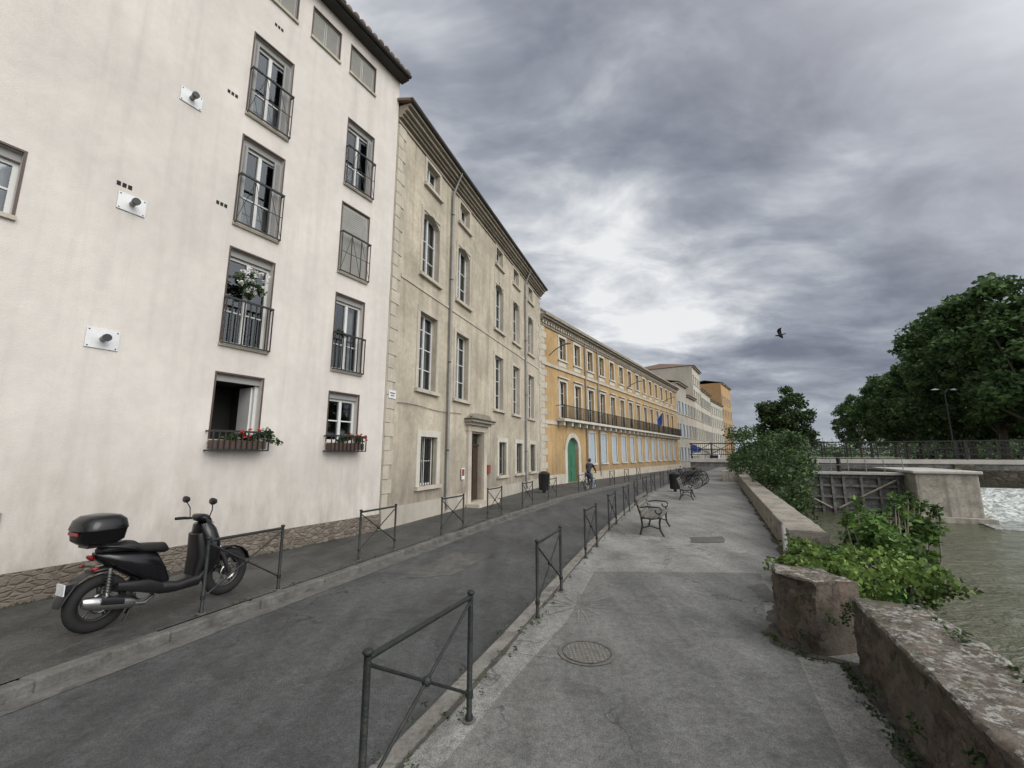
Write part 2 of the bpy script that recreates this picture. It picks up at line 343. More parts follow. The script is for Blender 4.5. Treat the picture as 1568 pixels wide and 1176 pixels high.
def window(b,fr,k0,k1,z0,z1,fm='white_frame',transoms=(.5,),leaves=2,curt=1,dep=.2,w=.05):
    f0,f1=-dep-.03,-dep+.03
    b.box('window_frames',fm,fr,k0,k0+w,f0,f1,z0,z1); b.box('window_frames',fm,fr,k1-w,k1,f0,f1,z0,z1)
    b.box('window_frames',fm,fr,k0+w,k1-w,f0,f1,z0,z0+w*1.3); b.box('window_frames',fm,fr,k0+w,k1-w,f0,f1,z1-w,z1)
    W=(k1-k0-2*w)
    for i in range(1,leaves):
        c=k0+w+W*i/leaves; b.box('window_frames',fm,fr,c-.035,c+.035,f0+.004,f1+.012,z0+w*1.3,z1-w)
    for t in transoms:
        zz=z0+(z1-z0)*t
        for i in range(leaves):
            a=k0+w+W*i/leaves+(.04 if i else 0); c=k0+w+W*(i+1)/leaves-(.04 if i<leaves-1 else 0)
            b.box('window_frames',fm,fr,a,c,f0+.006,f1-.01,zz-.014,zz+.014)
    b.poly('window_glass','glass',[fr(k0+w,-dep,z0+w),fr(k1-w,-dep,z0+w),fr(k1-w,-dep,z1-w),fr(k0+w,-dep,z1-w)],[(0,1,2,3)])
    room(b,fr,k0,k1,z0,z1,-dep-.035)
    if curt:
        rr=random.random()
        spans=[(k0+w,k0+w+W*(.18+.15*rr)),(k1-w-W*(.15+.2*random.random()),k1-w)] if curt==1 else [(k0+w,k1-w)]
        if curt==3: spans=[(k0+w,k0+w+W*.5)]
        top=z1-.03 if curt!=4 else z0+(z1-z0)*.45
        for a,c in spans:
            n=max(4,int((c-a)/.035)); vs=[]
            for i in range(n+1):
                k=a+(c-a)*i/n; d=-dep-.14+.025*math.sin(i*2.1)
                vs+= [fr(k,d,z0+.03),fr(k,d,top)]
            b.poly('curtains','curtain',vs,[(2*i,2*i+2,2*i+3,2*i+1) for i in range(n)])
def slats(b,key,mat,fr,k0,k1,d,z0,z1,step=.06):
    b.box(key,mat,fr,k0,k1,d-.03,d,z0,z1)
    z=z0+.02
    while z<z1-step*.7:
        b.box(key,mat,fr,k0+.04,k1-.04,d+.002,d+.014,z,z+step*.6); z+=step
def surround(b,fr,k0,k1,z0,z1,w=.16,p=.03,mat='stone',sill=True,top=True):
    b.box('stone_surrounds_'+mat,mat,fr,k0-w,k0,0,p,z0,z1); b.box('stone_surrounds_'+mat,mat,fr,k1,k1+w,0,p,z0,z1)
    if top: b.box('stone_surrounds_'+mat,mat,fr,k0-w,k1+w,0,p+.003,z1,z1+w)
    if sill: b.box('window_sills',mat,fr,k0-w-.04,k1+w+.04,-.02,p+.08,z0-.11,z0)
def arch_fill(b,key,mat,fr,k0,k1,z1,rise,d=0.,dep=.22,n=10):
    z=lambda k: z1-rise+rise*math.sqrt(max(0,1-((k-(k0+k1)/2)/((k1-k0)/2))**2))
    pts=[k0+(k1-k0)*i/n for i in range(n+1)]
    vs=[];fs=[]
    for k in pts: vs+=[fr(k,d,z(k)),fr(k,d,z1),fr(k,d-dep,z(k))]
    for i in range(n): fs+=[(3*i,3*i+3,3*i+4,3*i+1),(3*i+2,3*i+5,3*i+3,3*i)]
    b.poly(key,mat,vs,fs)
def rail(b,fr,k0,k1,z0,z1,d,style='bars',mat='iron'):
    b.box('balcony_railing',mat,fr,k0,k1,d-.015,d+.02,z1-.018,z1+.018); 
    b.box('balcony_railing',mat,fr,k0,k1,d-.012,d+.012,z0,z0+.025)
    for kk in (k0,k1-.02): 
        b.box('balcony_railing',mat,fr,kk,kk+.02,0.003,d-.016,z1-.015,z1+.015); b.box('balcony_railing',mat,fr,kk,kk+.02,.003,d-.013,z0,z0+.025)
    if style=='bars':
        n=max(3,int((k1-k0)/.10))
        for i in range(n+1):
            k=k0+.01+(k1-k0-.02)*i/n; b.box('balcony_railing',mat,fr,k-.010,k+.010,d-.009,d+.009,z0+.026,z1-.021)
    else:
        for k in (k0+.01,k1-.01,k0+(k1-k0)*.33,k0+(k1-k0)*.66): b.box('balcony_railing',mat,fr,k-.008,k+.008,d-.008,d+.008,z0+.026,z1-.021)
        b.tube('balcony_railing',mat,[fr(k0,d,z0+.03),fr(k0+(k1-k0)*.33,d,z1-.02)],.006,5)
        b.tube('balcony_railing',mat,[fr(k1,d,z0+.03),fr(k0+(k1-k0)*.66,d,z1-.02)],.006,5)
        b.tube('balcony_railing',mat,[fr(k0+(k1-k0)*.33,d,z1-.02),fr(k0+(k1-k0)*.66,d,z0+.03)],.006,5)
        b.box('balcony_railing',mat,fr,k0+.02,k1-.02,d-.006,d+.006,z0+(z1-z0)*.5,z0+(z1-z0)*.5+.012)
def shell(b,fr,k0,k1,H,dep,mat,z0=-.2,front=False):
    q=[fr(k0,0,z0),fr(k0,-dep,z0),fr(k0,-dep,H),fr(k0,0,H),fr(k1,0,z0),fr(k1,-dep,z0),fr(k1,-dep,H),fr(k1,0,H)]
    b.poly('side_walls',mat,q,[(0,3,2,1),(4,5,6,7),(1,2,6,5)]+([(0,4,7,3)] if front else []))
def roof(b,fr,k0,k1,H,dep,rise,over=.45,mat='tile',tiles=True,hip=0,th=.07):
    r=dep/2
    A=[fr(k0-.1,over,H),fr(k1+.1,over,H),fr(k0-.1+hip,-r,H+rise),fr(k1+.1-hip,-r,H+rise),fr(k0-.1,-dep-over,H),fr(k1+.1,-dep-over,H)]
    B=[(x,y,z+th) for x,y,z in A]
    b.poly('roof',mat,A+B,[(6,7,9,8),(8,9,11,10),(0,1,3,2)[::-1],(2,3,5,4)[::-1],(0,6,8,2),(2,8,10,4),(1,3,9,7),(3,5,11,9),(0,1,7,6),(4,10,11,5)])
    if hip: b.poly('roof_hips',mat,[B[0],B[2],B[4],B[1],B[3],B[5]],[(0,1,2),(3,5,4)])
    if tiles:
        n=int((k1-k0+.2)/.21); sl=rise/(r+over)
        for i in range(n):
            c=k0-.1+(i+.5)*.21; vs=[]; jj=random.uniform(-.02,.03)
            for dd in (over+.05+jj,-r*.98):
                zz=H+th+(over-dd)*sl
                for j in range(5):
                    a=math.pi*j/4; vs.append(fr(c+.085*math.cos(a),dd,zz+.075*math.sin(a)))
            b.poly('roof_tile_rows',mat,vs,[(j,j+1,j+6,j+5) for j in range(4)]+[(0,1,2,3,4)],True)
# ================================================================== BUILDINGS
C12=(-3.36,11.15)
F1=frame(C12,(.49,.87)); F2=frame(C12,(.33,.94)); C3=(1.75,25.8); F3=frame(C3,(.548,.836))
# ---------- cream apartment building
b=Obj('cream_apartment_building',F1(-6,0,0))
c1=[(10.6,8.72),(8.2,6.32),(5.8,3.93),(3.36,2.16)]; c2=[(10.42,8.6),(8.07,6.27),(5.7,3.86),(3.31,2.16)]
W1=[(-4.09,-3.25,zb,zt) for zt,zb in c1]+[(-1.70,-.87,zb,zt) for zt,zb in c2]
top=[(-6.4,-5.62),(-5.25,-4.47),(-4.05,-3.27),(-2.87,-2.11),(-1.76,-.95)]
W1+=[(a,c,11.74,12.55) for a,c in top]+[(-7.95,-6.79,5.04,5.98)]
for dk in (-9.5,-12.3):
    W1+=[(dk,dk+.84,zb,zt) for zt,zb in c1]
wall(b,'facade','b1',F1,-15,-.02,-.2,12.95,W1,.2)
shell(b,F1,-15,-.02,12.95,9,'b1')
roof(b,F1,-15,-.05,12.98,9,1.6,.34)
b.box('eave_boards','eave_dark',F1,-15.1,.05,.012,.3,12.90,12.975)
b.tube('gutter','eave_dark',[F1(-15.1,.36,12.98),F1(.05,.36,12.98)],.055,8)
b.box('stone_plinth','plinth',F1,-15,-.02,.0,.05,-.2,.40)
for i,(a,c,e,g) in enumerate(W1):
    if e>11.5:
        window(b,F1,a,c,e,g,'white_frame',(),2,2,.17); 
        slats(b,'shutters','shutter_grey',F1,a+.01,a+(c-a)*.5-.005,-.07,e+.01,g-.01,.05); slats(b,'shutters','shutter_grey',F1,a+(c-a)*.5+.005,c-.01,-.07,e+.01,g-.01,.05)
    elif i==5:
        window(b,F1,a,c,e,g,'white_frame',(),2,2,.17); slats(b,'shutters','shutter_grey',F1,a+.01,c-.01,-.05,e+.02,g-.02,.055)
    else:
        z1=g-.13
        b.box('shutter_boxes','grey_frame',F1,a+.002,c-.002,-.16,-.08,z1+.002,g-.002)
        ct={0:4,1:4,2:0,3:0,4:4,6:1,7:0}.get(i,1)
        if i==3: # open casement
            room(b,F1,a,c,e,z1,-.2); b.box('window_frames','white_frame',F1,a,a+.06,-.2,-.14,e,z1); b.box('window_frames','white_frame',F1,c-.06,c,-.2,-.14,e,z1)
            b.box('window_frames','white_frame',F1,c-.1,c-.062,-.6,-.2,e+.03,z1-.03)
        else: window(b,F1,a,c,e,z1,'white_frame',(.38,) if g-e>1.3 else (.5,),2,ct,.17,.055)
        if i in (0,1,4): slats(b,'open_shutters','grey_frame',F1,c-.17,c-.01,-.03,e+.02,z1-.02,.05)
        if i in (0,1): slats(b,'open_shutters','grey_frame',F1,a+.01,a+.12,-.03,e+.02,z1-.02,.05)
    if i<8 and i not in (3,7):
        st='bars' if i in (2,6) else 'thin'
        hh=.86 if st=='bars' else 1.0
        rail(b,F1,a-.03,c+.03,e-.02,e+hh,.10,st)
    b.box('window_sills','stone' if e<11 else 'b1',F1,a-.04,c+.04,-.05,.05,e-.06,e)
    b.box('brown_trim','brown_frame',F1,a-.03,a,-.03,.006,e,g); b.box('brown_trim','brown_frame',F1,a-.03,c+.03,-.03,.007,g,g+.03); b.box('brown_trim','brown_frame',F1,c,c+.03,-.03,.006,e,g)
for a,c in ((-4.09,-3.25),(-1.70,-.87)):
    rail(b,F1,a-.08,c+.08,1.95,2.3,.27,'bars')
    b.box('flower_trough','brown_frame',F1,a-.04,c+.04,.05,.24,1.99,2.14)
for (k,z,s) in ((-5.03,8.26,.17),(-5.61,5.85,.18),(-5.70,3.6,.19)):
    b.box('flue_plates','white_plate',F1,k-s,k+s,.004,.02,z-s*.78,z+s*.78)
    for sx in (-1,1):
        for sz in (-1,1): b.box('plate_screws','iron',F1,k+sx*s*.85-.008,k+sx*s*.85+.008,.0205,.026,z+sz*s*.65-.008,z+sz*s*.65+.008)
    b.tube('flue_pipes','zinc',[F1(k,.02,z),F1(k,.15,z),],.04,12); b.tube('flue_caps','black_plastic',[F1(k,.15,z),F1(k,.20,z)],[.055,.055],12)
for (k,z) in ((-3.64,11.2),(-4.38,8.91),(-4.34,6.56),(-5.73,6.12)):
    for dx in (-.07,.0,.07): b.box('air_vents','room',F1,k+dx-.025,k+dx+.025,-.001,.006,z-.035,z+.035)
b.box('vent_grille','zinc',F1,-6.75,-6.38,.004,.02,.84,1.16)
for i in range(3):
    for j in range(2): b.box('vent_grille_holes','room',F1,-6.72+j*.17,-6.58+j*.17,.021,.026,.87+i*.095,.94+i*.095)
e=b.done()
def ch(fr,L): return [(*fr(k,d,z),r,r,r*.8,n) for k,d,z,r,n in L]
def rebase(o,e): o.matrix_parent_inverse=Matrix.Translation(-e.location)
def LM(name,mat,clumps,size,e,**kw):
    o=leafmesh(name,mat,clumps,size,e,**kw); rebase(o,e); return o
for a,c in ((-4.09,-3.25),(-1.70,-.87)):
    L=[(a+(c-a)*random.uniform(.25,1.0),.15+random.uniform(-.04,.1),2.17+random.uniform(0,.12),.09,60) for i in range(9)]
    if a<-4: L+=[(c+.12,.22,2.2,.13,110),(c+.05,.25,2.32,.1,80),(c+.25,.3,2.12,.08,40)]
    LM('flower_box_foliage','leaf_dark',ch(F1,L),.03,e)
    L=[(a+(c-a)*random.uniform(.45,1.15),.2+random.uniform(-.05,.1),2.2+random.uniform(0,.18),.03,22) for i in range(12)]
    LM('red_flowers','flower_red',ch(F1,L),.018,e)
L=[(-3.72+random.uniform(-.22,.3),.0+random.uniform(-.02,.1),5.2+random.uniform(-.22,.2),.1,60) for i in range(12)]
LM('window_plant','leaf_dark',ch(F1,L),.03,e)
L=[(-3.72+random.uniform(-.25,.33),.12+random.uniform(-.05,.08),5.22+random.uniform(-.22,.22),.05,26) for i in range(24)]
LM('white_flowers','flower_white',ch(F1,L),.018,e)
L=[(-1.6,.05,4.75,.12,60),(-1.45,.05,4.7,.09,50)]
LM('window_plant_small','leaf_dark',ch(F1,L),.03,e)
# ---------- beige townhouse
b=Obj('beige_stone_townhouse',F2(7,0,0))
L2=15.5
cols=[(1.55,2.6),(4.0,5.05),(7.8,8.85),(10.25,11.3),(12.85,13.9)]
H2=[]; 
for i,(a,c) in enumerate(cols):
    H2+=[(a+.1,c-.1,10.65,11.5),(a,c,7.52,9.68),(a,c,3.85,6.28)]
g2=[(1.8,2.8),(8.35,9.3),(10.75,11.7),(13.1,14.1)]
H2+=[(a,c,.95,2.42) for a,c in g2]; H2+=[(5.3,6.5,.12,2.68)]
wall(b,'facade','b2',F2,.0,L2,-.2,11.95,H2,.24)
shell(b,F2,.0,L2,11.95,10,'b2')
for h in H2:
    a,c,e_,g=h
    if g==2.68: continue
    if e_>10: window(b,F2,a,c,e_,g,'white_frame',(.5,),2,0,.2); surround(b,F2,a,c,e_,g,.12,.025,'stone')
    elif e_>7:
        window(b,F2,a,c,e_,g,'white_frame',(.3,.6),2,1,.2); arch_fill(b,'facade_arches','stone',F2,a,c,g,.2,.0); surround(b,F2,a,c,e_,g,.13,.028,'stone')
        b.box('keystones','stone',F2,(a+c)/2-.09,(a+c)/2+.09,.0,.06,g+.002,g+.17)
    elif e_>3: window(b,F2,a,c,e_,g,'white_frame',(.28,.55,.8),2,2 if random.random()<.4 else 1,.2); surround(b,F2,a,c,e_,g,.15,.03,'stone')
    else:
        window(b,F2,a,c,e_,g,'brown_frame',(.5,),2,0,.2); surround(b,F2,a,c,e_,g,.2,.035,'stone_w',True)
        for q in range(1,7):
            kk=a+(c-a)*q/7; b.box('window_bars','iron',F2,kk-.01,kk+.01,-.06,-.04,e_,g)
z=.5;i=0
while z<11.4:
    w=.42 if i%2 else .27; b.box('quoins','stone',F2,.03,w,0,.022,z+.01,z+.36); b.box('quoins','stone',F2,L2-w,L2-.01,0,.022,z+.01,z+.36); z+=.37;i+=1
b.box('plinth','grey_render',F2,0.01,5.0,0,.05,-.2,.5); b.box('plinth','grey_render',F2,6.8,L2,0,.05,-.2,.5)
for z0,z1,p in ((11.6,11.68,.05),(11.76,11.84,.12),(11.84,11.93,.2),(11.93,12.05,.3),(12.05,12.13,.4)):
    b.box('cornice','b2c' ,F2,-.0,L2+.02,-.1,p,z0+.001,z1)
b.tube('gutter','eave_dark',[F2(-.05,.44,12.2),F2(L2+.1,.44,12.2)],.075,8)
roof(b,F2,0,L2,12.14,10,1.5,.42)
for kk in (3.4,12.2):
    b.tube('downpipes','zinc',[F2(kk,.4,12.15),F2(kk,.12,11.4),F2(kk,.09,11.2),F2(kk,.09,.35),F2(kk,.16,.12)],.05,10)
    for z in (2,5,8,10.5): b.tube('pipe_brackets','iron',[F2(kk,.09,z),F2(kk,.09,z+.04)],.058,10)
b.box('string_course','stone',F2,.45,L2-.45,0,.03,6.95,7.05)
for zz in (3.3,): b.tube('facade_cable','iron',[F2(.5+.5*i,.03+.01*(i%2),zz+.03*math.sin(i)) for i in range(9)],.008,5)
room(b,F2,5.3,6.5,.12,2.68,-.5,.3,'wood_door')
b.box('door_leaf','wood_door',F2,5.32,5.895,-.24,-.18,.13,2.2); b.box('door_leaf','wood_door',F2,5.905,6.48,-.24,-.18,.13,2.2)
for kk in (5.38,5.96):
    for z0,z1 in ((.25,.8),(.9,1.5),(1.6,2.1)): b.box('door_panels','wood_door',F2,kk,kk+.46,-.179,-.155,z0,z1)
b.box('door_frame','wood_door',F2,5.3,6.5,-.26,-.14,2.2,2.28); b.poly('window_glass','glass',[F2(5.32,-.2,2.28),F2(6.48,-.2,2.28),F2(6.48,-.2,2.66),F2(5.32,-.2,2.66)],[(0,1,2,3)])
b.box('portal_pilasters','stone',F2,5.02,5.3,0,.1,-.1,2.75); b.box('portal_pilasters','stone',F2,6.5,6.78,0,.1,-.1,2.75)
b.box('portal_entablature','stone',F2,4.98,6.82,0,.12,2.75,2.98); b.box('portal_entablature','stone',F2,4.9,6.9,0,.24,2.98,3.08); b.box('portal_cap','b2c',F2,4.82,6.98,0,.38,3.08,3.17)
b.box('portal_roof','eave_dark',F2,4.8,7.0,-.0,.42,3.17,3.21)
b.poly('portal_pediment','b2c',[F2(4.9,.3,3.21),F2(6.9,.3,3.21),F2(6.5,.3,3.42),F2(5.3,.3,3.42),F2(4.9,0,3.21),F2(6.9,0,3.21),F2(6.5,0,3.42),F2(5.3,0,3.42)],[(0,1,2,3),(0,3,7,4),(1,5,6,2),(3,2,6,7)])
b.box('door_step','stone',F2,4.9,6.9,.1,.62,-.1,.12); b.box('door_step','stone',F2,5.0,6.8,-.2,.099,-.1,.119)
b.box('street_name_plaque','white_plate',F2,.10,.42,.03,.045,3.38,3.6); b.box('plaque_lettering','eave_dark',F2,.15,.37,.0455,.048,3.51,3.535); b.box('plaque_lettering','eave_dark',F2,.18,.34,.0455,.048,3.44,3.465)
b.box('poster','white_plate',F2,4.55,4.82,.055,.06,1.0,1.4); b.box('poster_print','terracotta',F2,4.58,4.79,.0605,.062,1.12,1.36)
b.box('letter_box','terracotta',F2,6.95,7.2,.004,.1,1.1,1.45)
e=b.done()
LM('portal_moss','leaf_ivy',ch(F2,[(5.0+.22*i,.2,3.25,.1,30) for i in range(3)]),.03,e)
# ---------- ochre public building
b=Obj('ochre_neoclassical_building',F3(18,0,0))
L3=37.5; H3=[]; wc=[3.08+2.4*i for i in range(14)]
for k in wc: H3+=[(k-.5,k+.5,8.2,9.75),(k-.52,k+.52,4.25,6.7)]
gw=[k for k in wc if k>6.5]
H3+=[(k-.55,k+.55,1.2,3.45) for k in gw]+[(3.5,5.3,0.02,3.0)]
wall(b,'facade','b3',F3,0,L3,-.2,10.5,H3,.25); shell(b,F3,0,L3,10.5,12,'b3')
for a,c,e_,g in H3:
    if e_>8: window(b,F3,a,c,e_,g,'white_frame',(.5,),2,1,.22,.05); surround(b,F3,a,c,e_,g,.17,.035,'stone_w'); b.box('window_aprons','stone_w',F3,a-.1,c+.1,0,.02,e_-.45,e_-.12)
    elif e_>4: window(b,F3,a,c,e_,g,'white_frame',(.35,.7),2,1,.22,.05); surround(b,F3,a,c,e_,g,.17,.035,'stone_w',False); b.box('window_cornices','stone_w',F3,a-.25,c+.25,0,.16,g+.22,g+.3)
    elif e_>1:
        window(b,F3,a,c,e_,g,'white_frame',(.5,),2,0,.22); surround(b,F3,a,c,e_,g,.15,.03,'stone_w')
        slats(b,'blue_shutters','shutter_blue',F3,a+.01,(a+c)/2-.004,-.04,e_+.01,g-.01,.09); slats(b,'blue_shutters','shutter_blue',F3,(a+c)/2+.004,c-.01,-.04,e_+.01,g-.01,.09)
arch_fill(b,'door_arch','stone_w',F3,3.5,5.3,3.0,.85,.0,.25,16)
n=16; ar=[]
for j in range(n+1):
    a=math.pi*j/n; 
    ar+= [F3(4.4-math.cos(a)*.9,.05,2.15+math.sin(a)*.9*.95),F3(4.4-math.cos(a)*1.25,.05,2.15+math.sin(a)*1.25*.95)]
b.poly('door_archivolt','stone_w',ar,[(2*j,2*j+1,2*j+3,2*j+2) for j in range(n)])
b.box('door_jambs','stone_w',F3,3.15,3.5,0,.05,0,2.15); b.box('door_jambs','stone_w',F3,5.3,5.65,0,.05,0,2.15)
b.box('arched_door','green_door',F3,3.5,4.395,-.28,-.2,.02,3.0); b.box('arched_door','green_door',F3,4.405,5.3,-.28,-.2,.02,3.0)
for kk in (3.6,4.5):
    for z0,z1 in ((.15,.9),(1.0,1.9)): b.box('door_panels','green_door',F3,kk,kk+.7,-.199,-.17,z0,z1)
z=0.6;i=0
while z<10.0:
    w=.75 if i%2 else .5; b.box('quoins','stone',F3,.01,w,0,.04,z+.012,z+.4); b.box('quoins','stone',F3,L3-w,L3-.01,0,.04,z+.012,z+.4); z+=.41;i+=1
b.box('plinth','stone',F3,.0,3.14,0,.07,-.2,.6); b.box('plinth','stone',F3,5.66,L3,0,.07,-.2,.6)
b.box('string_course','stone',F3,0,L3,0,.09,7.45,7.65); b.box('string_course','stone',F3,0,L3,.0,.06,3.75,3.98)
for z0,z1,p in ((9.98,10.12,.08),(10.3,10.42,.2),(10.42,10.55,.36),(10.55,10.66,.5)): b.box('cornice','b2c',F3,-.05,L3+.05,-.2,p,z0+.001,z1)
k=.1
while k<L3-.1: b.box('cornice_dentils','stone',F3,k,k+.16,.001,.18,10.13,10.3); k+=.36
b.box('parapet','b2c',F3,0,L3,-.35,-.05,10.67,11.0); b.box('parapet','b2c',F3,0,L3,-.42,.02,11.0,11.1)
b.poly('flat_roof','tile',[F3(0,-.35,10.7),F3(L3,-.35,10.7),F3(L3,-12,10.7),F3(0,-12,10.7)],[(0,1,2,3)])
b.box('balcony_slab','stone_w',F3,2.0,L3-1.2,0,.62,4.0,4.16)
k=2.2
while k<L3-1.3:
    b.box('balcony_brackets','stone_w',F3,k,k+.16,.1,.5,3.72,3.999); k+=1.2
b.box('long_balcony_railing','iron',F3,2.02,L3-1.22,.56,.6,5.0,5.04); b.box('long_balcony_railing','iron',F3,2.02,L3-1.22,.565,.595,4.22,4.25); b.box('long_balcony_railing','iron',F3,2.02,2.05,.0,.56,5.0,5.04)
k=2.03
while k<L3-1.22: b.box('long_balcony_railing','iron',F3,k,k+.02,.57,.59,4.16,5.0); k+=.13
k=2.0
while k<L3-1.25: b.box('long_balcony_railing','iron',F3,k,k+.045,.56,.605,4.16,5.06); k+=1.95
b.tube('downpipes','zinc',[F3(9.2,.1,10.2),F3(9.2,.1,.2)],.05,8)
b.tube('downpipes','zinc',[F3(6.75,.1,10.2),F3(6.75,.1,.2)],.055,8)
b.tube('flag_pole','white_frame',[F3(22.8,.6,5.0),F3(22.8,1.7,6.2)],.03,8); b.poly('flag','blue_paint',[F3(22.8,1.1,5.6),F3(22.8,1.6,6.1),F3(23.0,1.5,4.9),F3(22.9,1.1,4.7)],[(0,1,2,3)])
b.done()
# ---------- distant street buildings
def simple(name,C,D,L,H,dep,mat,rows,ncol,rise=1.2,shut='shutter_grey',hip=0,ww=.5,tiles=False):
    f=frame(C,D); b=Obj(name,f(L/2,0,0)); hs=[]
    for r,(z0,z1) in enumerate(rows):
        for i in range(ncol):
            k=L*(i+.5)/ncol; hs.append((k-ww,k+ww,z0,z1))
    wall(b,'facade',mat,f,0,L,-.2,H,hs,.2); shell(b,f,0,L,H,dep,mat)
    for a,c,e_,g in hs:
        window(b,f,a,c,e_,g,'white_frame',(.5,),2,1,.17); surround(b,f,a,c,e_,g,.1,.03,'stone_w')
        if shut and random.random()<.8:
            w=(c-a)/2; b.box('open_shutters',shut,f,a-w-.08,a-.11,.035,.07,e_,g); b.box('open_shutters',shut,f,c+.11,c+w+.08,.035,.07,e_,g)
    b.box('cornice','stone',f,-.02,L+.02,-.1,.3,H-.15,H-.01)
    roof(b,f,0,L,H,dep,rise,.45,'tile',tiles,hip); return b.done()
R3=[(1.0,2.8),(4.2,6.0),(7.4,9.1)]
simple('grey_terraced_house',(22.35,57.1),(.55,.83),6.2,11.6,9,'grey_render',R3,3,1,'shutter_blue')
simple('beige_terraced_house',(25.8,62.3),(.55,.83),6.0,10.4,9,'pink',R3,3,1)
simple('cream_tall_house',(29.1,67.4),(.52,.85),8,16.0,11,'cream',R3+[(10.4,12.1),(13.2,14.6)],4,1.4,None,3)
simple('cream_long_house',(33.4,74.4),(.53,.85),12,13.2,10,'cream',R3+[(10.2,11.8)],6,1.2,'shutter_grey')
simple('white_terraced_house',(39.9,84.8),(.57,.82),14,12.6,10,'stone_w',R3+[(10.0,11.5)],6,1.2,None)
simple('orange_apartment_block',(48.3,97.0),(.57,.82),14,18.2,7,'orange',R3+[(10.4,12.2),(13.6,15.4)],6,.8,None)
# ================================================================== GROUND
L_bank=lambda Y:1.45+.497*Y
FQ=frame((16.5,29.5),(.894,-.447))
q=lambda k,d,z=0:FQ(k,d,z)
V=[];Fc=[]
def addface(pts): 
    n=len(V); V.extend(pts); Fc.append(tuple(range(n,n+len(pts))))
zl=-.125
addface([(-1500,-400,zl),(L_bank(-400),-400,zl),(L_bank(200),200,zl),(150,1500,zl),(-1500,1500,zl)])
zr=.85
addface([q(13,-10.5,zr),q(60,-10.5,zr),q(1500,-10.5,zr),q(1500,-1500,zr),q(13,-1500,zr)])
addface([q(13,-10.5,-2.4),q(60,-10.5,-2.4),q(60,-10.5,zr),q(13,-10.5,zr)])
addface([(-1500,-400,-2.4),(1500,-400,-2.4),(1500,400,-2.4),(-1500,400,-2.4)])
addface([(150,1500,.2),(L_bank(200),200,.2),q(13.1,-200,.2),q(13.1,-1500,.2)])
single('ground','grass',V,Fc)
KR=[(-13.6,-30),(-2.7,-2),(-1.1,2.4),(0.03,5.3),(1.1,8.2),(2.2,11.1),(3.25,13.7),(4.3,16.2),(7.2,22.5),(13,33.5),(25.6,55),(47.5,95),(60,118)]
KL=[(-19,-30),(-6.45,-2),(-4.75,2.2),(-3.5,5.5),(-2.1,9.0),(-.1,14.0),(2.2,19.3),(5.6,25.5),(10.0,32.8),(22.6,55),(44.5,95),(56,118)]
def interp(pl,y):
    for i in range(len(pl)-1):
        if pl[i][1]<=y<=pl[i+1][1]:
            t=(y-pl[i][1])/(pl[i+1][1]-pl[i][1]); return pl[i][0]+t*(pl[i+1][0]-pl[i][0])
    return pl[-1][0]
def strip(name,mat,fa,fb,ys,z):
    vs=[];
    for y in ys: vs+=[(fa(y),y,z),(fb(y),y,z)]
    return single(name,mat,vs,[(2*i,2*i+1,2*i+3,2*i+2) for i in range(len(ys)-1)])
ys=[-30,-10,-2,0,2.4,4,5.4,7,9,11,14,16,19.3,22.5,25.5,29,33,38,44,55,70,95,118]
kr=lambda y:interp(KR,y); kl=lambda y:interp(KL,y)
strip('road','road',lambda y:kl(y)-.3,lambda y:kr(y)+.3,ys,-.11)
strip('promenade','prom_far',lambda y:kr(y)+.17,lambda y:L_bank(y)-.3,ys,.0)
BL=[(-25,-30),(-10.7,-2),(-6.4,5.75),(-3.36,11.15),(1.75,25.8),(22.3,57),(33.4,74.4),(47.9,96.3),(60,118)]
strip('left_pavement','walk',lambda y:interp(BL,y)-.6,lambda y:kl(y)-.17,ys,.0)
strip('gutter_strip','kerb_d',lambda y:kl(y)+.01,lambda y:kl(y)+.24,ys,-.105)
def kerb(name,fn,side,mat,w=.17,y0=-4,y1=60):
    o=Obj(name,(fn(5),5,0)); y=y0
    while y<y1:
        st=1.0; y2=y+st-.012
        a,c=fn(y),fn(y2); j=random.uniform(-.008,.008); t=random.uniform(-.008,.004)
        w2=w*side
        top=[(a+j,y,.003+t),(a+j-w2,y,.003+t),(c+j-w2,y2,.003+t),(c+j,y2,.003+t)]
        bot=[(p[0],p[1],-.16) for p in top]
        o.poly('kerb_stones',mat,top+bot,[(0,1,2,3),(0,3,7,4),(1,5,6,2),(0,4,5,1),(3,2,6,7)]); y+=st
    e=o.done()
    for c in e.children:
        m=c.modifiers.new('bev','BEVEL'); m.width=.02; m.segments=2
    return e
kerb('kerb_promenade',kr,-1,'kerb'); kerb('kerb_left',kl,1,'kerb_d')
def sheet(name,mat,pts,z): return single(name,mat,[(x,y,z) for x,y in pts],[tuple(range(len(pts)))])
def wavy(pts,amp=.05,n=5):
    out=[]
    for i in range(len(pts)):
        a=Vector(pts[i]);b=Vector(pts[(i+1)%len(pts)])
        for j in range(n):
            p=a.lerp(b,j/n); out.append((p.x+random.uniform(-amp,amp),p.y+random.uniform(-amp,amp)))
    return out
sheet('asphalt_patch_near','prom_near',[(kr(-4)+.4,-4),(L_bank(-4)-.5,-4),(2.8,4.6),(3.05,5.5),(4.02,7.25),(1.35,7.35),(kr(5.3)+.62,5.3),(kr(4)+.5,4.0),(kr(2.4)+.42,2.4)],.004)
for nm,pts in (('asphalt_repair',[(3.9,9.6),(4.6,9.65),(4.9,10.3),(4.1,10.2)]),('asphalt_repair',[(3.3,5.9),(3.55,6.0),(3.75,6.7),(3.4,6.55)])):
    sheet(nm,'patch',wavy(pts,.03),.008)
sheet('road_repair','patch',wavy([(-1.9,7.3),(-1.0,7.6),(-.4,9.0),(-1.2,9.2)],.04),-.106)
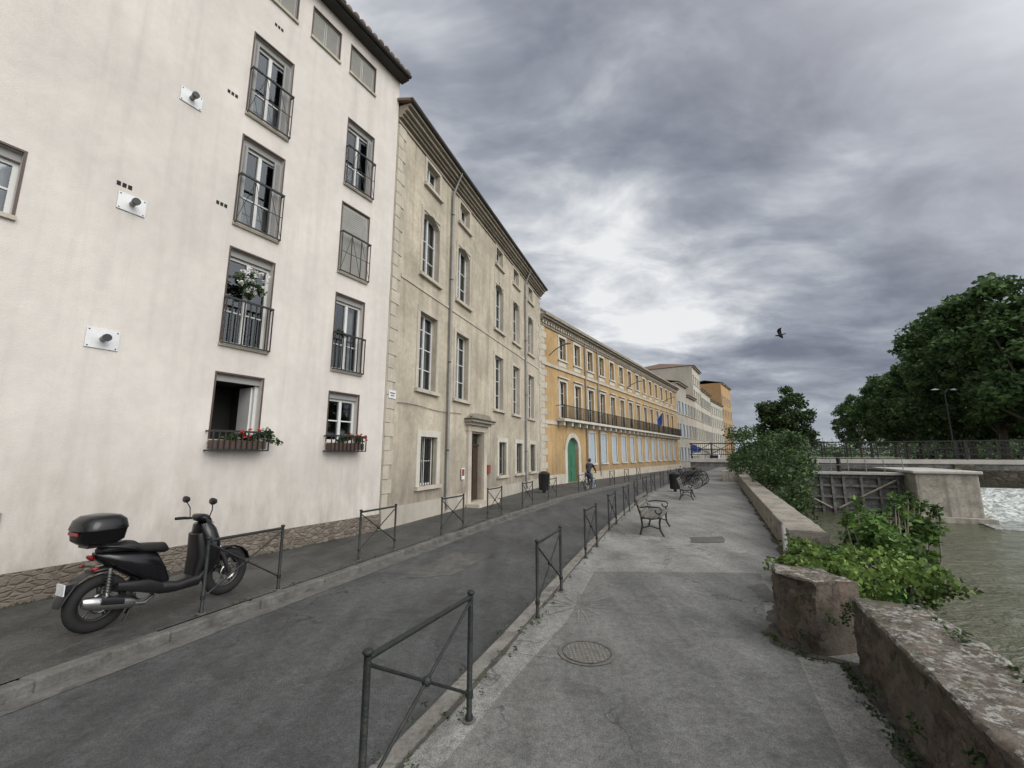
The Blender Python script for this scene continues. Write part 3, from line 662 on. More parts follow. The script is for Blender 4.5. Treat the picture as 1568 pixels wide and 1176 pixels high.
WB=[(-.6,-4),(1.95,1.6),(2.48,2.85),(3.06,4.25),(2.78,4.45),(2.78,4.95),(3.1,5.3),(4.15,7.1),(5.05,8.2),(8.05,14.4),(12.95,24.6)]
def edge_dirt(name,poly_,side,w0,y0,y1,z,mat='soil',st=.05,inn=.12):
    vs=[];L=[]
    pts=[Vector(p) for p in poly_]
    for i in range(len(pts)-1):
        n_=max(1,int((pts[i+1]-pts[i]).length/st))
        for j in range(n_): L.append(pts[i].lerp(pts[i+1],j/n_))
    L=[p for p in L if y0<=p.y<=y1]
    for p in L:
        w=max(.004,w0*(.55+1.1*mnoise.noise(Vector((p.x*1.7,p.y*1.7,z*50)))+.7*mnoise.noise(Vector((p.x*7,p.y*7,2)))))
        vs+=[(p.x-side*inn,p.y,z),(p.x+side*w,p.y,z)]
    return single(name,mat,vs,[(2*i,2*i+1,2*i+3,2*i+2) for i in range(len(L)-1)])
edge_dirt('wall_foot_dirt',WB,-1,.12,-2,24,.0075)
edge_dirt('kerb_dirt',[(kr(y)+.19,y) for y in [0+.5*i for i in range(60)]],1,.045,1,28,.0068,inn=.01)
# manhole
m=Obj('manhole_cover',(.72,4.47,0)); n=40; R=.225
m.poly('cover','manhole',[(.72+R*math.cos(2*math.pi*i/n),4.47+R*math.sin(2*math.pi*i/n),.012) for i in range(n)],[tuple(range(n))])
ro=[(.72+.275*math.cos(2*math.pi*i/n),4.47+.275*math.sin(2*math.pi*i/n),.011) for i in range(n)]; ri=[(.72+.238*math.cos(2*math.pi*i/n),4.47+.238*math.sin(2*math.pi*i/n),.011) for i in range(n)]
m.poly('rim','manhole',ro+ri,[(i,(i+1)%n,n+(i+1)%n,n+i) for i in range(n)])
for i in range(-5,6):
    for j in range(-5,6):
        x,y=i*.04,j*.04
        if x*x+y*y<.205**2:
            r=.013; m.poly('studs','kerb',[(.72+x-r,4.47+y,.013),(.72+x,4.47+y-r,.013),(.72+x+r,4.47+y,.013),(.72+x,4.47+y+r,.013),(.72+x,4.47+y,.019)],[(0,1,4),(1,2,4),(2,3,4),(3,0,4)])
m.done()
o=Obj('chalk_marks',(.75,5.6,0))
for i in range(13):
    a=i*2*math.pi/13+random.uniform(-.2,.2); l=random.uniform(.3,.6); c_=(.85,5.75)
    dx,dy=math.cos(a),math.sin(a); w_=.007
    o.poly('lines','prom_far',[(c_[0]+dx*.1-dy*w_,c_[1]+dy*.1+dx*w_,.0085),(c_[0]+dx*.1+dy*w_,c_[1]+dy*.1-dx*w_,.0085),(c_[0]+dx*l+dy*w_,c_[1]+dy*l-dx*w_,.0085),(c_[0]+dx*l-dy*w_,c_[1]+dy*l+dx*w_,.0085)],[(0,1,2,3)])
o.done()
# ================================================================== BARRIERS
def barrier(p0,p1,h=.87):
    o=Obj('street_barrier',(p0[0],p0[1],0)); a=Vector((p0[0],p0[1],0)); c=Vector((p1[0],p1[1],0)); Z=Vector((0,0,1))
    for p in (a,c):
        o.tube('posts','barrier',[p,p+Z*.04,p+Z*.05,p+Z*(h-.02)],[.028,.028,.020,.020],12)
        o.ball('caps','barrier',p+Z*h,(.03,.03,.02))
        o.tube('collars','barrier',[p+Z*.16,p+Z*.2],.028,12); o.tube('feet','manhole',[p,p+Z*.012],.05,12)
    o.tube('top_rail','barrier',[a+Z*(h-.03),c+Z*(h-.03)],.018,10)
    m_=(a+c)/2
    lo=.18; hi=h-.06; mid=m_+Z*((lo+hi)/2)
    for p,s in ((a,1),(c,1)):
        o.tube('cross_bars','barrier',[p+Z*lo,mid],.0105,8); o.tube('cross_bars','barrier',[mid,p+Z*hi],.0105,8)
    o.ball('boss','barrier',mid,(.032,.032,.032)); 
    return o.done()
for p in [((-.76,2.44),(-.31,3.41)),((.30,5.33),(.69,6.33)),((1.36,8.24),(1.76,9.2)),((2.45,11.15),(2.86,12.1)),((3.51,13.75),(3.93,14.7)),((4.6,16.4),(5.0,17.35)),((5.75,19.1),(6.2,20.05)),((7.0,21.9),(7.5,22.85)),((8.5,24.9),(9.0,25.8)),((10,27.8),(10.5,28.7)),((11.6,30.6),(12.1,31.5)),((13.3,33.6),(13.8,34.5)),((15.2,36.6),(15.7,37.5))]: barrier(*p)
for p in [((-3.75,5.5),(-3.32,6.41)),((-2.78,8.1),(-2.38,9.0)),((-1.66,10.4),(-1.25,11.3)),((-.73,13.1),(-.33,14.0)),((.38,15.7),(.78,16.6)),((1.52,18.2),(1.95,19.15)),((3.3,21.6),(3.8,22.5)),((6.0,26.6),(6.5,27.5)),((7.6,29.3),(8.1,30.1)),((9.2,32),(9.7,32.8))]: barrier(*p)
# ================================================================== WALLS (right)
def sweptwall(name,mat,left,width,zt,zb=-.05,seg=.07,amp=.02,slope=0,outdrop=1.5):
    pts=[]
    for i in range(len(left)-1):
        a=Vector(left[i]);b_=Vector(left[i+1]);n=max(1,int((b_-a).length/seg))
        for j in range(n): pts.append(a.lerp(b_,j/n))
    pts.append(Vector(left[-1])); vs=[];rows=[]
    nz=14; nw=14
    for i,p in enumerate(pts):
        t=(pts[min(i+1,len(pts)-1)]-pts[max(i-1,0)]).normalized(); nn=Vector((t.y,-t.x))
        prof=[(-.04*(1-j/nz),zb+(zt-zb)*j/nz) for j in range(nz)]+[(-.004,zt-.02),(.012,zt-.002)]+[(width*j/nw,zt+slope*j/nw) for j in range(1,nw)]+[(width-.012,zt+slope-.003),(width,zt+slope-.03)]+[(width,zt+slope-.08-(zt-zb+outdrop)*j/6) for j in range(1,7)]
        for w,z in prof:
            P=Vector((p.x+nn.x*w,p.y+nn.y*w,z)); ridge=abs(mnoise.noise(P*5.0))
            q_=mnoise.noise_vector(P*1.6)*amp*.9+mnoise.noise_vector(P*9)*amp*.5+mnoise.noise_vector(P*24)*amp*.32
            if z<zt-.05 and w<=0: q_=q_+Vector((nn.x,nn.y,0))*(ridge*amp*3.0)
            vs.append(P+q_)
        rows.append(len(prof))
    m_=rows[0]; fs=[(i*m_+j,i*m_+j+1,(i+1)*m_+j+1,(i+1)*m_+j) for i in range(len(pts)-1) for j in range(m_-1)]
    fs=[f[::-1] for f in fs]
    fs.append(tuple(range(m_))); fs.append(tuple(range((len(pts)-1)*m_,len(pts)*m_))[::-1])
    o=single(name,mat,vs,fs,True)
    try: o.data.set_sharp_from_angle(angle=math.radians(35))
    except Exception: pass
    return o
sweptwall('lichen_parapet_wall','lichen',[(-.5,-4),(2.0,1.6),(2.55,2.85),(3.15,4.22)],.55,.58,amp=.026,seg=.035)
sweptwall('stone_wall_pillar','lichen',[(2.94,4.40),(2.86,4.85),(2.98,5.15)],.5,.66,amp=.026,seg=.035)
sweptwall('canal_parapet_wall','coping',[(5.15,8.25),(8.1,14.4),(13.0,24.6),(18.4,35.6),(28.2,55),(48.5,95)],.62,.5,amp=.018,seg=.12)
sweptwall('low_stone_edging','lichen',[(3.15,5.2),(4.2,7.1),(5.1,8.2)],.3,.12,amp=.03,seg=.06)
o=Obj('metal_handrail',(4.2,7,0))
o.tube('rail','zinc',[(3.72,6.05,.58),(5.12,8.35,.56)],.035,8); 
for p in ((3.75,6.1),(4.4,7.15),(5.08,8.3)): o.tube('posts','barrier',[(p[0],p[1],0),(p[0],p[1],.57)],.02,8)
o.done()
V=[];yy=list(range(-10,130,4))
for y in yy: V+=[(L_bank(y)-.35,y,.0),(L_bank(y)+.25,y,-2.5)]
single('quay_retaining_wall','bankstone',V,[(2*i,2*i+1,2*i+3,2*i+2) for i in range(len(yy)-1)])
V=[];yy=[5+ .8*i for i in range(38)]
for y in yy:
    w=.9 if y<8 else 1.6
    for t,z in ((0,-.35),(.5,-.8),(1,-2.1)): V.append((L_bank(y)+.15+w*t+.2*mnoise.noise(Vector((y,t*3,0))),y,z+.2*mnoise.noise(Vector((y*.7,t*5,3)))))
single('planted_bank','soil',V,[(3*i+j,3*i+j+1,3*i+j+4,3*i+j+3) for i in range(37) for j in range(2)])
# ================================================================== WATER, LOCK, WEIR
def wgrid(name,mat,fr,k0,k1,d0,d1,nk,nd,zf,amp):
    vs=[]
    for i in range(nk+1):
        for j in range(nd+1):
            k=k0+(k1-k0)*i/nk; d=d0+(d1-d0)*j/nd; p=fr(k,d,0); z=zf(k,d)
            v=Vector((p[0],p[1],0)); z+=amp*(mnoise.noise(v*.6)+.5*mnoise.noise(v*1.7)); vs.append((p[0],p[1],z))
    return single(name,mat,vs,[(i*(nd+1)+j,i*(nd+1)+j+1,(i+1)*(nd+1)+j+1,(i+1)*(nd+1)+j) for i in range(nk) for j in range(nd)],True)
wgrid('canal_water','water',FQ,-14,60,45,-4.4,150,100,lambda k,d:-1.8,.05)
wgrid('upper_canal_water','water',FQ,-3,90,-5.0,-160,30,30,lambda k,d:-.3,.0)
def wz(k,d):
    t=(d+5.2)/5.2; t=max(0,min(1,t)); s_=t*t*(3-2*t); return -.26-1.5*s_+ (.12*mnoise.noise(Vector((k*1.8,d*.7,0)))+.09*mnoise.noise(Vector((k*4,d*2.5,7))))*(s_+.1)
wgrid('weir_cascade','foam',FQ,10.9,60,-5.2,.3,260,40,wz,.0)
wgrid('weir_foam','foam2',FQ,10.2,60,.2,6.5,200,30,lambda k,d:-1.77+.05*max(0,1-abs(d-.5)/3)-.12*(d/6.5)**2,.06)
g=Obj('canal_lock_gate',q(4,0,0))
g.box('concrete_sill','concrete',FQ,-2,1.0,-3,0,-2.3,.75); 
g.box('gate_panel','lockgate',FQ,1.0,8.0,-1.2,-.9,-2.3,.55)
for zz in (-1.5,-.8,-.1,.45): g.box('gate_beams','lockgate',FQ,1.02,7.98,-.899,-.74,zz-.07,zz+.07)
for kk in (1.1,2.0,2.9,3.8,4.4,5.0,5.9,6.8,7.7): g.box('gate_posts','lockgate',FQ,kk-.07,kk+.07,-.898,-.70,-2.2,.62)
for k0_,k1_ in ((1.2,4.2),(7.6,4.6)): g.tube('gate_braces','concrete',[FQ(k0_,-.68,.3),FQ(k1_,-.68,-1.5)],.06,6)
g.box('gate_walkway','deck',FQ,.6,8.2,-1.5,-.5,.62,.76)
for i in range(9): 
    kk=.8+i*.9; g.tube('gate_handrail','zinc',[FQ(kk,-.6,.76),FQ(kk,-.6,1.65)],.025,6)
g.tube('gate_handrail','zinc',[FQ(.8,-.6,1.65),FQ(8.0,-.6,1.65)],.025,6); g.tube('gate_handrail','zinc',[FQ(.8,-.6,1.2),FQ(8.0,-.6,1.2)],.018,6)
g.tube('winding_gear','iron',[FQ(4.9,-1,.7),FQ(4.9,-1,1.9)],.12,8); g.box('winding_gear','iron',FQ,4.7,5.1,-1.2,-.8,1.7,2.0)
g.done()
g=Obj('concrete_lock_pier',q(9.4,0,0))
g.box('pier_body','concrete',FQ,8.02,10.7,-6.5,1.0,-2.4,.78); g.box('pier_cap','deck',FQ,7.9,10.85,-6.6,1.15,.78,.95)
g.box('pier_footing','concrete',FQ,7.8,10.95,-3,1.6,-2.4,-1.55)
g.done()
for c in bpy.data.objects:
    if c.name.startswith(('pier_body','pier_cap','concrete_sill')):
        m=c.modifiers.new('b','BEVEL'); m.width=.05; m.segments=2
g=Obj('footbridge',q(20,-6,0))
g.box('deck','deck',FQ,-4.5,60,-8.2,-6.9,1.2,1.5)
g.box('girder','lockgate',FQ,-4.5,60,-7.2,-7.0,.8,1.2)
for zz in (1.85,2.3,2.8): g.box('railing','iron',FQ,-4.5,60,-6.97,-6.92,zz-.03,zz+.03); g.box('railing','iron',FQ,-4.5,60,-8.18,-8.13,zz-.03,zz+.03)
k=-4.4
while k<60:
    g.box('railing','iron',FQ,k,k+.08,-6.98,-6.91,1.5,2.86); g.box('railing','iron',FQ,k,k+.08,-8.19,-8.12,1.5,2.86)
    g.tube('railing','iron',[FQ(k,-6.95,1.86),FQ(k+1.6,-6.95,2.78)],.025,5); g.tube('railing','iron',[FQ(k+1.6,-6.95,1.86),FQ(k,-6.95,2.78)],.025,5)
    for s in range(1,10): g.box('railing','iron',FQ,k+s*.16,k+s*.16+.022,-6.955,-6.935,1.88,2.78)
    k+=1.6
for kk in (12.5,24,36): g.box('bridge_piers','bankstone',FQ,kk,kk+1,-8.3,-6.8,-2.4,1.2)
g.done()
g=Obj('far_bank_wall',q(30,-10.5,0)); g.box('masonry','bankstone',FQ,13,70,-11,-10.45,-2.3,.95); g.box('coping','deck',FQ,12.9,70,-11.1,-10.35,.95,1.1); g.box('side_masonry','bankstone',FQ,12.98,13.5,-120,-11.0,-2.3,.95); g.done()
g=Obj('quay_fence',q(25,-12,0))
k=13.2
while k<60: g.tube('posts','iron',[FQ(k,-11.3,1.0),FQ(k,-11.3,2.0)],.03,6); k+=1.5
for zz in (1.5,1.95): g.tube('rails','iron',[FQ(13.2,-11.3,zz),FQ(60,-11.3,zz)],.02,6)
g.done()
# ================================================================== TREES
def maketree(name,h,cw,seed,nclump=70,leaf=.26,per=120,mat='leaf_plane',trunk=.32,cb=.28,rr0=.3):
    random.seed(seed); t=Obj(name,(0,0,0))
    fork=h*cb
    t.tube('trunk','bark',[(0,0,-.2),(.05,0,fork*.4),(0,.05,fork),(0.1,0,h*.55),(0,0,h*.8)],[trunk*1.3,trunk,trunk*.85,trunk*.45,.06],10)
    cls=[]
    for i in range(9):
        a=2*math.pi*i/9+random.uniform(-.3,.3); r=cw*random.uniform(.5,.85); zz=h*random.uniform(.45,.8); z0=fork*random.uniform(.85,1.4)
        e_=Vector((math.cos(a)*r,math.sin(a)*r,zz)); s_=Vector((0,0,z0)); m_=s_.lerp(e_,.5)+Vector((random.uniform(-.4,.4),random.uniform(-.4,.4),-.4))
        t.tube('limbs','bark',[s_,m_,e_],[trunk*.45,trunk*.25,.04],7)
    i=0
    while i<nclump:
        a=random.uniform(0,2*math.pi); u=random.uniform(-1,1); rr=random.uniform(rr0,1)**.5
        c=math.sqrt(1-u*u)**.8
        x=math.cos(a)*c*rr*cw; y=math.sin(a)*c*rr*cw; z=h*(.5+cb*.4)+u*rr*h*(.5-cb*.4)*.95
        R=random.uniform(.09,.2)*cw+.25; cls.append((x,y,z,R,R,R*.75,int(per*(R/ (0.15*cw+.25))**2))); i+=1
    t.done(loc=(0,0,0)); o=leafmesh('crown',mat,cls,leaf,t.e); t.meshes.append(('crown',o.data)); return t
T=[maketree('plane_tree',16.8,6.0,11+i,120,.24,155,cb=.18) for i in range(3)]
spots=[(20.8,-14.5),(21.8,-23),(23,-32),(25,-41),(27,-51),(27.5,-61),(28.5,-71),(29,-18),(31,-29),(31,-40),(34,-52),(40,-22),(41,-36),(30,-82),(50,-20),(34,-64),(29,-95),(30,-108)]
rs=random.Random(3)
for i,(k,d) in enumerate(spots):
    p=q(k,d,.85); s=rs.uniform(.92,1.12)*(1.0 if d>-40 else .92)
    if i<3: e=T[i].e; e.location=p; e.rotation_euler=(0,0,rs.uniform(0,6)); e.scale=(s,s,s)
    else: T[i%3].copy(p,rs.uniform(0,6),s)
random.seed(5)
t=maketree('round_tree',8.4,2.6,43,120,.14,150,'leaf_dark',.16,.13,.02); t.e.location=(27.6,43.0,.2)
def shrub(name,mat,cls,size,stems=None,**kw):
    e=bpy.data.objects.new(name,None); SC.collection.objects.link(e); e.location=(cls[0][0],cls[0][1],0)
    o=leafmesh('foliage',mat,cls,size,e,**kw); rebase(o,e)
    if stems:
        s=Obj('stems')
        for (a,b_) in stems: 
            m_=Vector(a).lerp(Vector(b_),.5)+Vector((random.uniform(-.2,.2),random.uniform(-.2,.2),.1)); s.tube('branches','bark',[a,m_,b_],[.03,.02,.006],5)
        d=s.parts['branches']; so=single('branches','bark',d['v'],d['f'],True); so.parent=e; rebase(so,e)
    return e
cls=[];st=[]
for i in range(80):
    t_=random.random(); y=15+t_*12; x=min(L_bank(y)+.2+random.uniform(0,2.0),y*.665); top_=2.7 if .25<t_<.85 else 1.6
    z=random.uniform(-1.0,top_); 
    cls.append((x,y,z,.5,.5,.42,165)); 
    if i%4==0: st.append(((x,y,-1.2),(x,y,z)))
for i in range(26):
    y=random.uniform(23,34); cls.append((L_bank(y)+random.uniform(-1.0,.4),y,random.uniform(.9,3.3),.6,.6,.45,150))
shrub('bank_shrubs','leaf_dark',cls,.075,st)
cls=[]
for i in range(60):
    y=27+random.random()*14; x=L_bank(y)+random.uniform(.5,3.6); cls.append((x,y,random.uniform(-.5,3.1),.8,.8,.6,130))
shrub('bank_shrubs','leaf_plane',cls,.12)
cls=[];st=[]
for i in range(85):
    t_=random.random(); x=5.5+t_*3.1+random.uniform(-.2,.2); y=7.4+t_*2.0+random.uniform(-.7,.8)
    zt_=.66 if t_<.6 else .66-.8*(t_-.6)
    z=random.uniform(-.75,zt_); r=random.uniform(.15,.28)
    cls.append((x,y,z,r,r,r*.8,int(430*r))); 
    if i%2: st.append(((5.7+t_*1.8,8.0+t_,-1.6),(x,y,z+.1)))
for i in range(34):
    t_=random.random(); x=5.5+t_*3.9; y=7.4+t_*2.3; zz=.85+random.uniform(-.2,.4)-.8*max(0,t_-.55); st.append(((6+t_,8,-1.3),(x,y,zz))); cls.append((x,y,zz-.05,.11,.11,.2,22))
shrub('fig_bush','leaf_bush',cls,.06,st,aspect=.6,fill=.7)
cls=[(3.2+t_*.9+random.uniform(-.08,.12),5.15+t_*.9+random.uniform(-.2,.2),.60+random.uniform(-.06,.08),.15,.15,.05,75) for t_ in [random.random() for i in range(20)]]
cls+=[(3.75+random.uniform(0,1.3),5.0+random.uniform(0,1.0),.50+random.uniform(-.2,.1),.18,.18,.1,70) for i in range(24)]
cls+=[(3.9+random.uniform(0,1.3),6.0+random.uniform(0,1.3),.3+random.uniform(-.3,.25),.18,.18,.14,50) for i in range(22)]
shrub('ivy','leaf_ivy',cls,.034,None,aspect=.75)
cls=[]
for i in range(40):
    y=6.0+random.random()*2.6; cls.append((L_bank(y)-.25+random.uniform(-.1,.35),y,random.uniform(.0,.35),.1,.1,.12,36))
shrub('bank_weeds','leaf_bush',cls,.035)
cls=[]
for i in range(120):
    y=2.2+random.random()**1.5*14; cls.append((kr(y)+random.choice((-.03,.19,.24,.3)),y,.005,.03,.07,.014,8))
for i in range(150):
    if i<110:
        y=1.6+random.random()*3.3; x=interp([(1.92,1.5),(2.48,2.85),(3.05,4.2),(2.8,4.4),(2.76,4.95)],y)-random.uniform(0,.1); cls.append((x,y,.01,.05,.07,.02+.03*random.random(),14))
    else:
        y=8.4+random.random()*18; x=interp([(5.15,8.25),(8.1,14.4),(13.0,24.6),(18.4,35.6)],y)-.07; cls.append((x,y,.02,.04,.09,.03,12))
for i in range(40):
    y=5+random.random()*12; cls.append((kl(y)-.2,y,.01,.03,.07,.018,8))
for i in range(70):
    k=random.uniform(-8,0); cls.append((*F1(k,.10,.01),.04,.04,.03,9))
shrub('kerb_weeds','leaf_dark',cls,.013)
cls=[(x+random.uniform(-.05,.05),y,z_,.05,.08,.06,24) for x,y,z_ in [(2.5,2.9,.25),(2.8,3.6,.1),(2.8,4.5,.15),(2.3,2.4,.4)]]
cls+=[(3.1+random.uniform(-.1,.2),4.3+random.uniform(-.06,.06),random.uniform(.3,.6),.05,.05,.06,24) for i in range(6)]
cls+=[(interp([(2.45,1.6),(3.05,2.85),(3.65,4.2)],y)+random.uniform(-.05,.06),y,.57,.05,.08,.035,20) for y in [1.6+random.random()*2.6 for i in range(22)]]
shrub('wall_plants','leaf_dark',cls,.017)
cls=[]
for i in range(260):
    a=random.uniform(.62,1.3); Y=random.uniform(150,260); cls.append((Y*a,Y,random.uniform(0,5.0 if a<.8 else 8),5,5,3.5,40))
for i in range(60):
    Y=random.uniform(110,140); cls.append((Y*random.uniform(.92,1.3),Y,random.uniform(0,6),4,4,4,60))
for i in range(120):
    p=q(random.uniform(34,75),random.uniform(-95,-35)); cls.append((p[0],p[1],random.uniform(1,5),3,3,2.4,50))
leafmesh('distant_tree_line','leaf_plane',cls,.6)
# ================================================================== SCOOTER
def scooter():
    s=Obj('motor_scooter')
    G_=lambda x:.62-(.62-x)*.74
    for c,R in (((0,0,.29),.235),((1.42,0,.30),.245)):
        s.torus('tyres','rubber',c,(0,1,0),R,.062,32,10); s.torus('rims','alloy',c,(0,1,0),R-.055,.02,28,8)
        s.tube('hubs','alloy',[(c[0],-.07,c[2]),(c[0],.07,c[2])],.05,12)
        for i in range(5):
            a=2*math.pi*i/5+.3
            for da in (-.12,.12): s.tube('spokes','alloy',[(c[0]+.04*math.cos(a),0,c[2]+.04*math.sin(a)),(c[0]+(R-.06)*math.cos(a+da),0,c[2]+(R-.06)*math.sin(a+da))],.011,6)
        s.torus('brake_discs','chrome',(c[0],-.06,c[2]),(0,1,0),.095,.010,24,4)
    s.loft('engine','alloy',[((.05,.08,.3),(0,.05,0),(0,0,.06)),((.3,.03,.34),(0,.12,0),(0,0,.12)),((.52,0,.38),(0,.12,0),(0,0,.13)),((.66,0,.4),(0,.09,0),(0,0,.09))],14,3)
    s.tube('engine_cover','chrome',[(.36,-.12,.33),(.36,-.16,.33)],[.09,.075],16)
    s.tube('shock_absorber','chrome',[(.02,-.13,.36),(.02,-.13,.66)],.022,8)
    for i in range(7): s.torus('shock_spring','black_plastic',(.02,-.13,.42+.03*i),(0,0,1),.034,.008,12,6)
    s.tube('exhaust_pipe','chrome',[(.5,-.1,.25),(.38,-.16,.2),(.2,-.18,.24)],.02,8)
    s.loft('muffler','chrome',[((.26,-.19,.25),(0,.035,0),(0,0,.035)),((.2,-.19,.26),(0,.055,0),(0,0,.06)),((-.12,-.2,.34),(0,.06,0),(0,0,.07)),((-.2,-.2,.36),(0,.045,0),(0,0,.055)),((-.22,-.2,.365),(0,.03,0),(0,0,.04))],16,2.3)
    s.loft('muffler_shield','black_plastic',[((.14,-.245,.3),(0,.01,0),(0,0,.03)),((-.08,-.258,.355),(0,.01,0),(0,0,.035))],10,3)
    s.loft('rear_body','gloss_black',[((G_(a),0,z),(0,w,0),(0,0,h)) for a,z,w,h in ((-.34,.80,.05,.03),(-.22,.76,.13,.07),(0,.69,.17,.12),(.25,.61,.18,.18),(.45,.54,.17,.2),(.58,.44,.14,.15),(.66,.36,.1,.09))],22,2.8)
    s.loft('seat','seat',[((G_(a),0,z),(0,w,0),(0,0,h)) for a,z,w,h in ((-.3,.84,.07,.02),(-.22,.86,.13,.045),(0,.86,.155,.06),(.12,.845,.16,.06),(.2,.81,.155,.05),(.42,.785,.14,.055),(.58,.765,.09,.06),(.64,.74,.05,.03))],22,2.6)
    s.loft('tail_light','red_lens',[((-.10,0,.77),(0,.05,0),(0,0,.03)),((-.13,0,.785),(0,.075,0),(0,0,.025)),((-.14,0,.79),(0,.05,0),(0,0,.012))],12)
    s.loft('rear_mudguard','black_plastic',[((.1,0,.64),(0,.07,0),(.02,0,.03)),((-.1,0,.64),(0,.075,0),(.02,0,.03)),((-.23,0,.56),(0,.09,0),(.03,0,.02)),((-.3,0,.44),(0,.09,0),(.03,0,.015)),((-.34,0,.34),(0,.08,0),(.02,0,.01))],12,3)
    s.box('licence_plate','white_plate',ID,-.335,-.325,-.08,.08,.45,.56); s.box('plate_bracket','black_plastic',ID,-.324,-.24,-.05,.05,.48,.55)
    for sg in (-1,1): s.ball('rear_indicators','red_lens',(-.12,.14*sg,.68),(.03,.018,.018)); s.tube('indicator_stalks','black_plastic',[(-.1,0,.69),(-.12,.13*sg,.68)],.012,6); s.tube('grab_rails','black_plastic',[(.22,.15*sg,.83),(.05,.17*sg,.88),(-.1,.1*sg,.91),(-.13,0,.91)],.013,8)
    s.loft('footboard','black_plastic',[((.56,0,.32),(0,.16,0),(0,0,.08)),((.72,0,.29),(0,.18,0),(0,0,.065)),((.98,0,.3),(0,.17,0),(0,0,.07)),((1.06,0,.38),(0,.15,0),(0,0,.05))],18,4)
    s.loft('leg_shield','gloss_black',[((1.04,0,.28),(0,.11,0),(.05,0,.02)),((1.11,0,.42),(0,.20,0),(.08,0,.02)),((1.14,0,.58),(0,.23,0),(.10,0,.02)),((1.12,0,.74),(0,.22,0),(.11,0,.03)),((1.07,0,.9),(0,.17,0),(.11,0,.03)),((1.03,0,1.0),(0,.11,0),(.08,0,.02))],22,2.5)
    s.loft('inner_shield','black_plastic',[((.98,0,.34),(0,.13,0),(.06,0,.02)),((1.02,0,.6),(0,.17,0),(.07,0,.02)),((.98,0,.88),(0,.12,0),(.06,0,.02))],16,3)
    s.loft('headlight','white_plate',[((1.21,0,.74),(0,.10,0),(-.01,0,.05)),((1.235,0,.76),(0,.07,0),(-.01,0,.035))],14)
    for sg in (-1,1):
        s.ball('front_indicators','chrome',(1.19,.17*sg,.68),(.02,.04,.02))
        s.tube('fork','alloy',[(1.42,.09*sg,.3),(1.3,.09*sg,.55),(1.2,.08*sg,.64)],[.026,.026,.02],10)
        s.tube('handlebars','black_plastic',[(1.02,0,1.02),(1.0,.14*sg,1.05),(.95,.26*sg,1.05)],.016,8); s.tube('grips','rubber',[(.96,.24*sg,1.05),(.9,.36*sg,1.04)],.02,10)
        s.tube('mirror_stalks','black_plastic',[(.99,.2*sg,1.06),(1.0,.24*sg,1.18),(.97,.28*sg,1.26)],.007,6)
        s.loft('mirrors','black_plastic',[((.985,.29*sg,1.29),(0,.06,0),(0,0,.035)),((.96,.29*sg,1.29),(0,.07,0),(0,0,.045)),((.95,.29*sg,1.29),(0,.06,0),(0,0,.035))],14,2.6)
        s.tube('brake_levers','chrome',[(1.0,.18*sg,1.04),(1.0,.3*sg,1.02)],.006,5)
    s.loft('handlebar_cowl','gloss_black',[((1.12,0,1.0),(0,.08,0),(0,0,.05)),((1.05,0,1.05),(0,.14,0),(0,0,.06)),((.97,0,1.07),(0,.13,0),(0,0,.05)),((.93,0,1.07),(0,.06,0),(0,0,.02))],18,2.5)
    secs=[]
    for i in range(8):
        a=math.radians(20+i*20); r=.335; w=.08 if 0<i<7 else .05
        secs.append(((1.42+r*math.cos(a),0,.3+r*math.sin(a)),(0,w,0),(math.cos(a)*.016,0,math.sin(a)*.016)))
    s.loft('front_mudguard','gloss_black',secs,14,2.5)
    cx=-.08
    s.loft('top_case','gloss_black',[((cx,0,.93),(.15,0,0),(0,.17,0),3.5),((cx,0,.97),(.2,0,0),(0,.22,0),3.5),((cx,0,1.08),(.215,0,0),(0,.235,0),3.5),((cx,0,1.085),(.222,0,0),(0,.242,0),3.5),((cx,0,1.1),(.222,0,0),(0,.242,0),3.5),((cx,0,1.18),(.205,0,0),(0,.225,0),3.2),((cx,0,1.225),(.16,0,0),(0,.18,0),2.8),((cx,0,1.24),(.08,0,0),(0,.1,0),2.5)],28)
    s.box('case_rack','black_plastic',ID,-.2,.15,-.1,.1,.895,.925); s.box('case_reflector','red_lens',ID,cx-.226,cx-.216,-.1,.1,1.04,1.07)
    s.tube('side_stand','iron',[(.45,.1,.28),(.42,.28,.02)],.012,6)
    s.tube('centre_stand','iron',[(.3,.12,.25),(.2,.15,.05)],.014,6); s.tube('centre_stand','iron',[(.3,-.12,.25),(.2,-.15,.05)],.014,6)
    s.loft('belly_panel','black_plastic',[((.1,-.14,.45),(0,.03,0),(0,0,.04)),((.4,-.15,.38),(0,.03,0),(0,0,.08)),((.66,-.12,.28),(0,.03,0),(0,0,.05))],12,3)
    s.tube('lock_chain','iron',[(1.42+.2*math.cos(a),.1*math.sin(a*2),.3+.2*math.sin(a)) for a in [i*.5 for i in range(8)]],.012,6)
    return s
s=scooter(); s.done(loc=(-4.55,4.98,0),rotz=math.atan2(1.34,.60),local=True); s.e.scale=(.97,1,1)
for (x,y) in ((11.9,28.3),): s.copy((x,y,0),math.atan2(.3,-.9),.85)
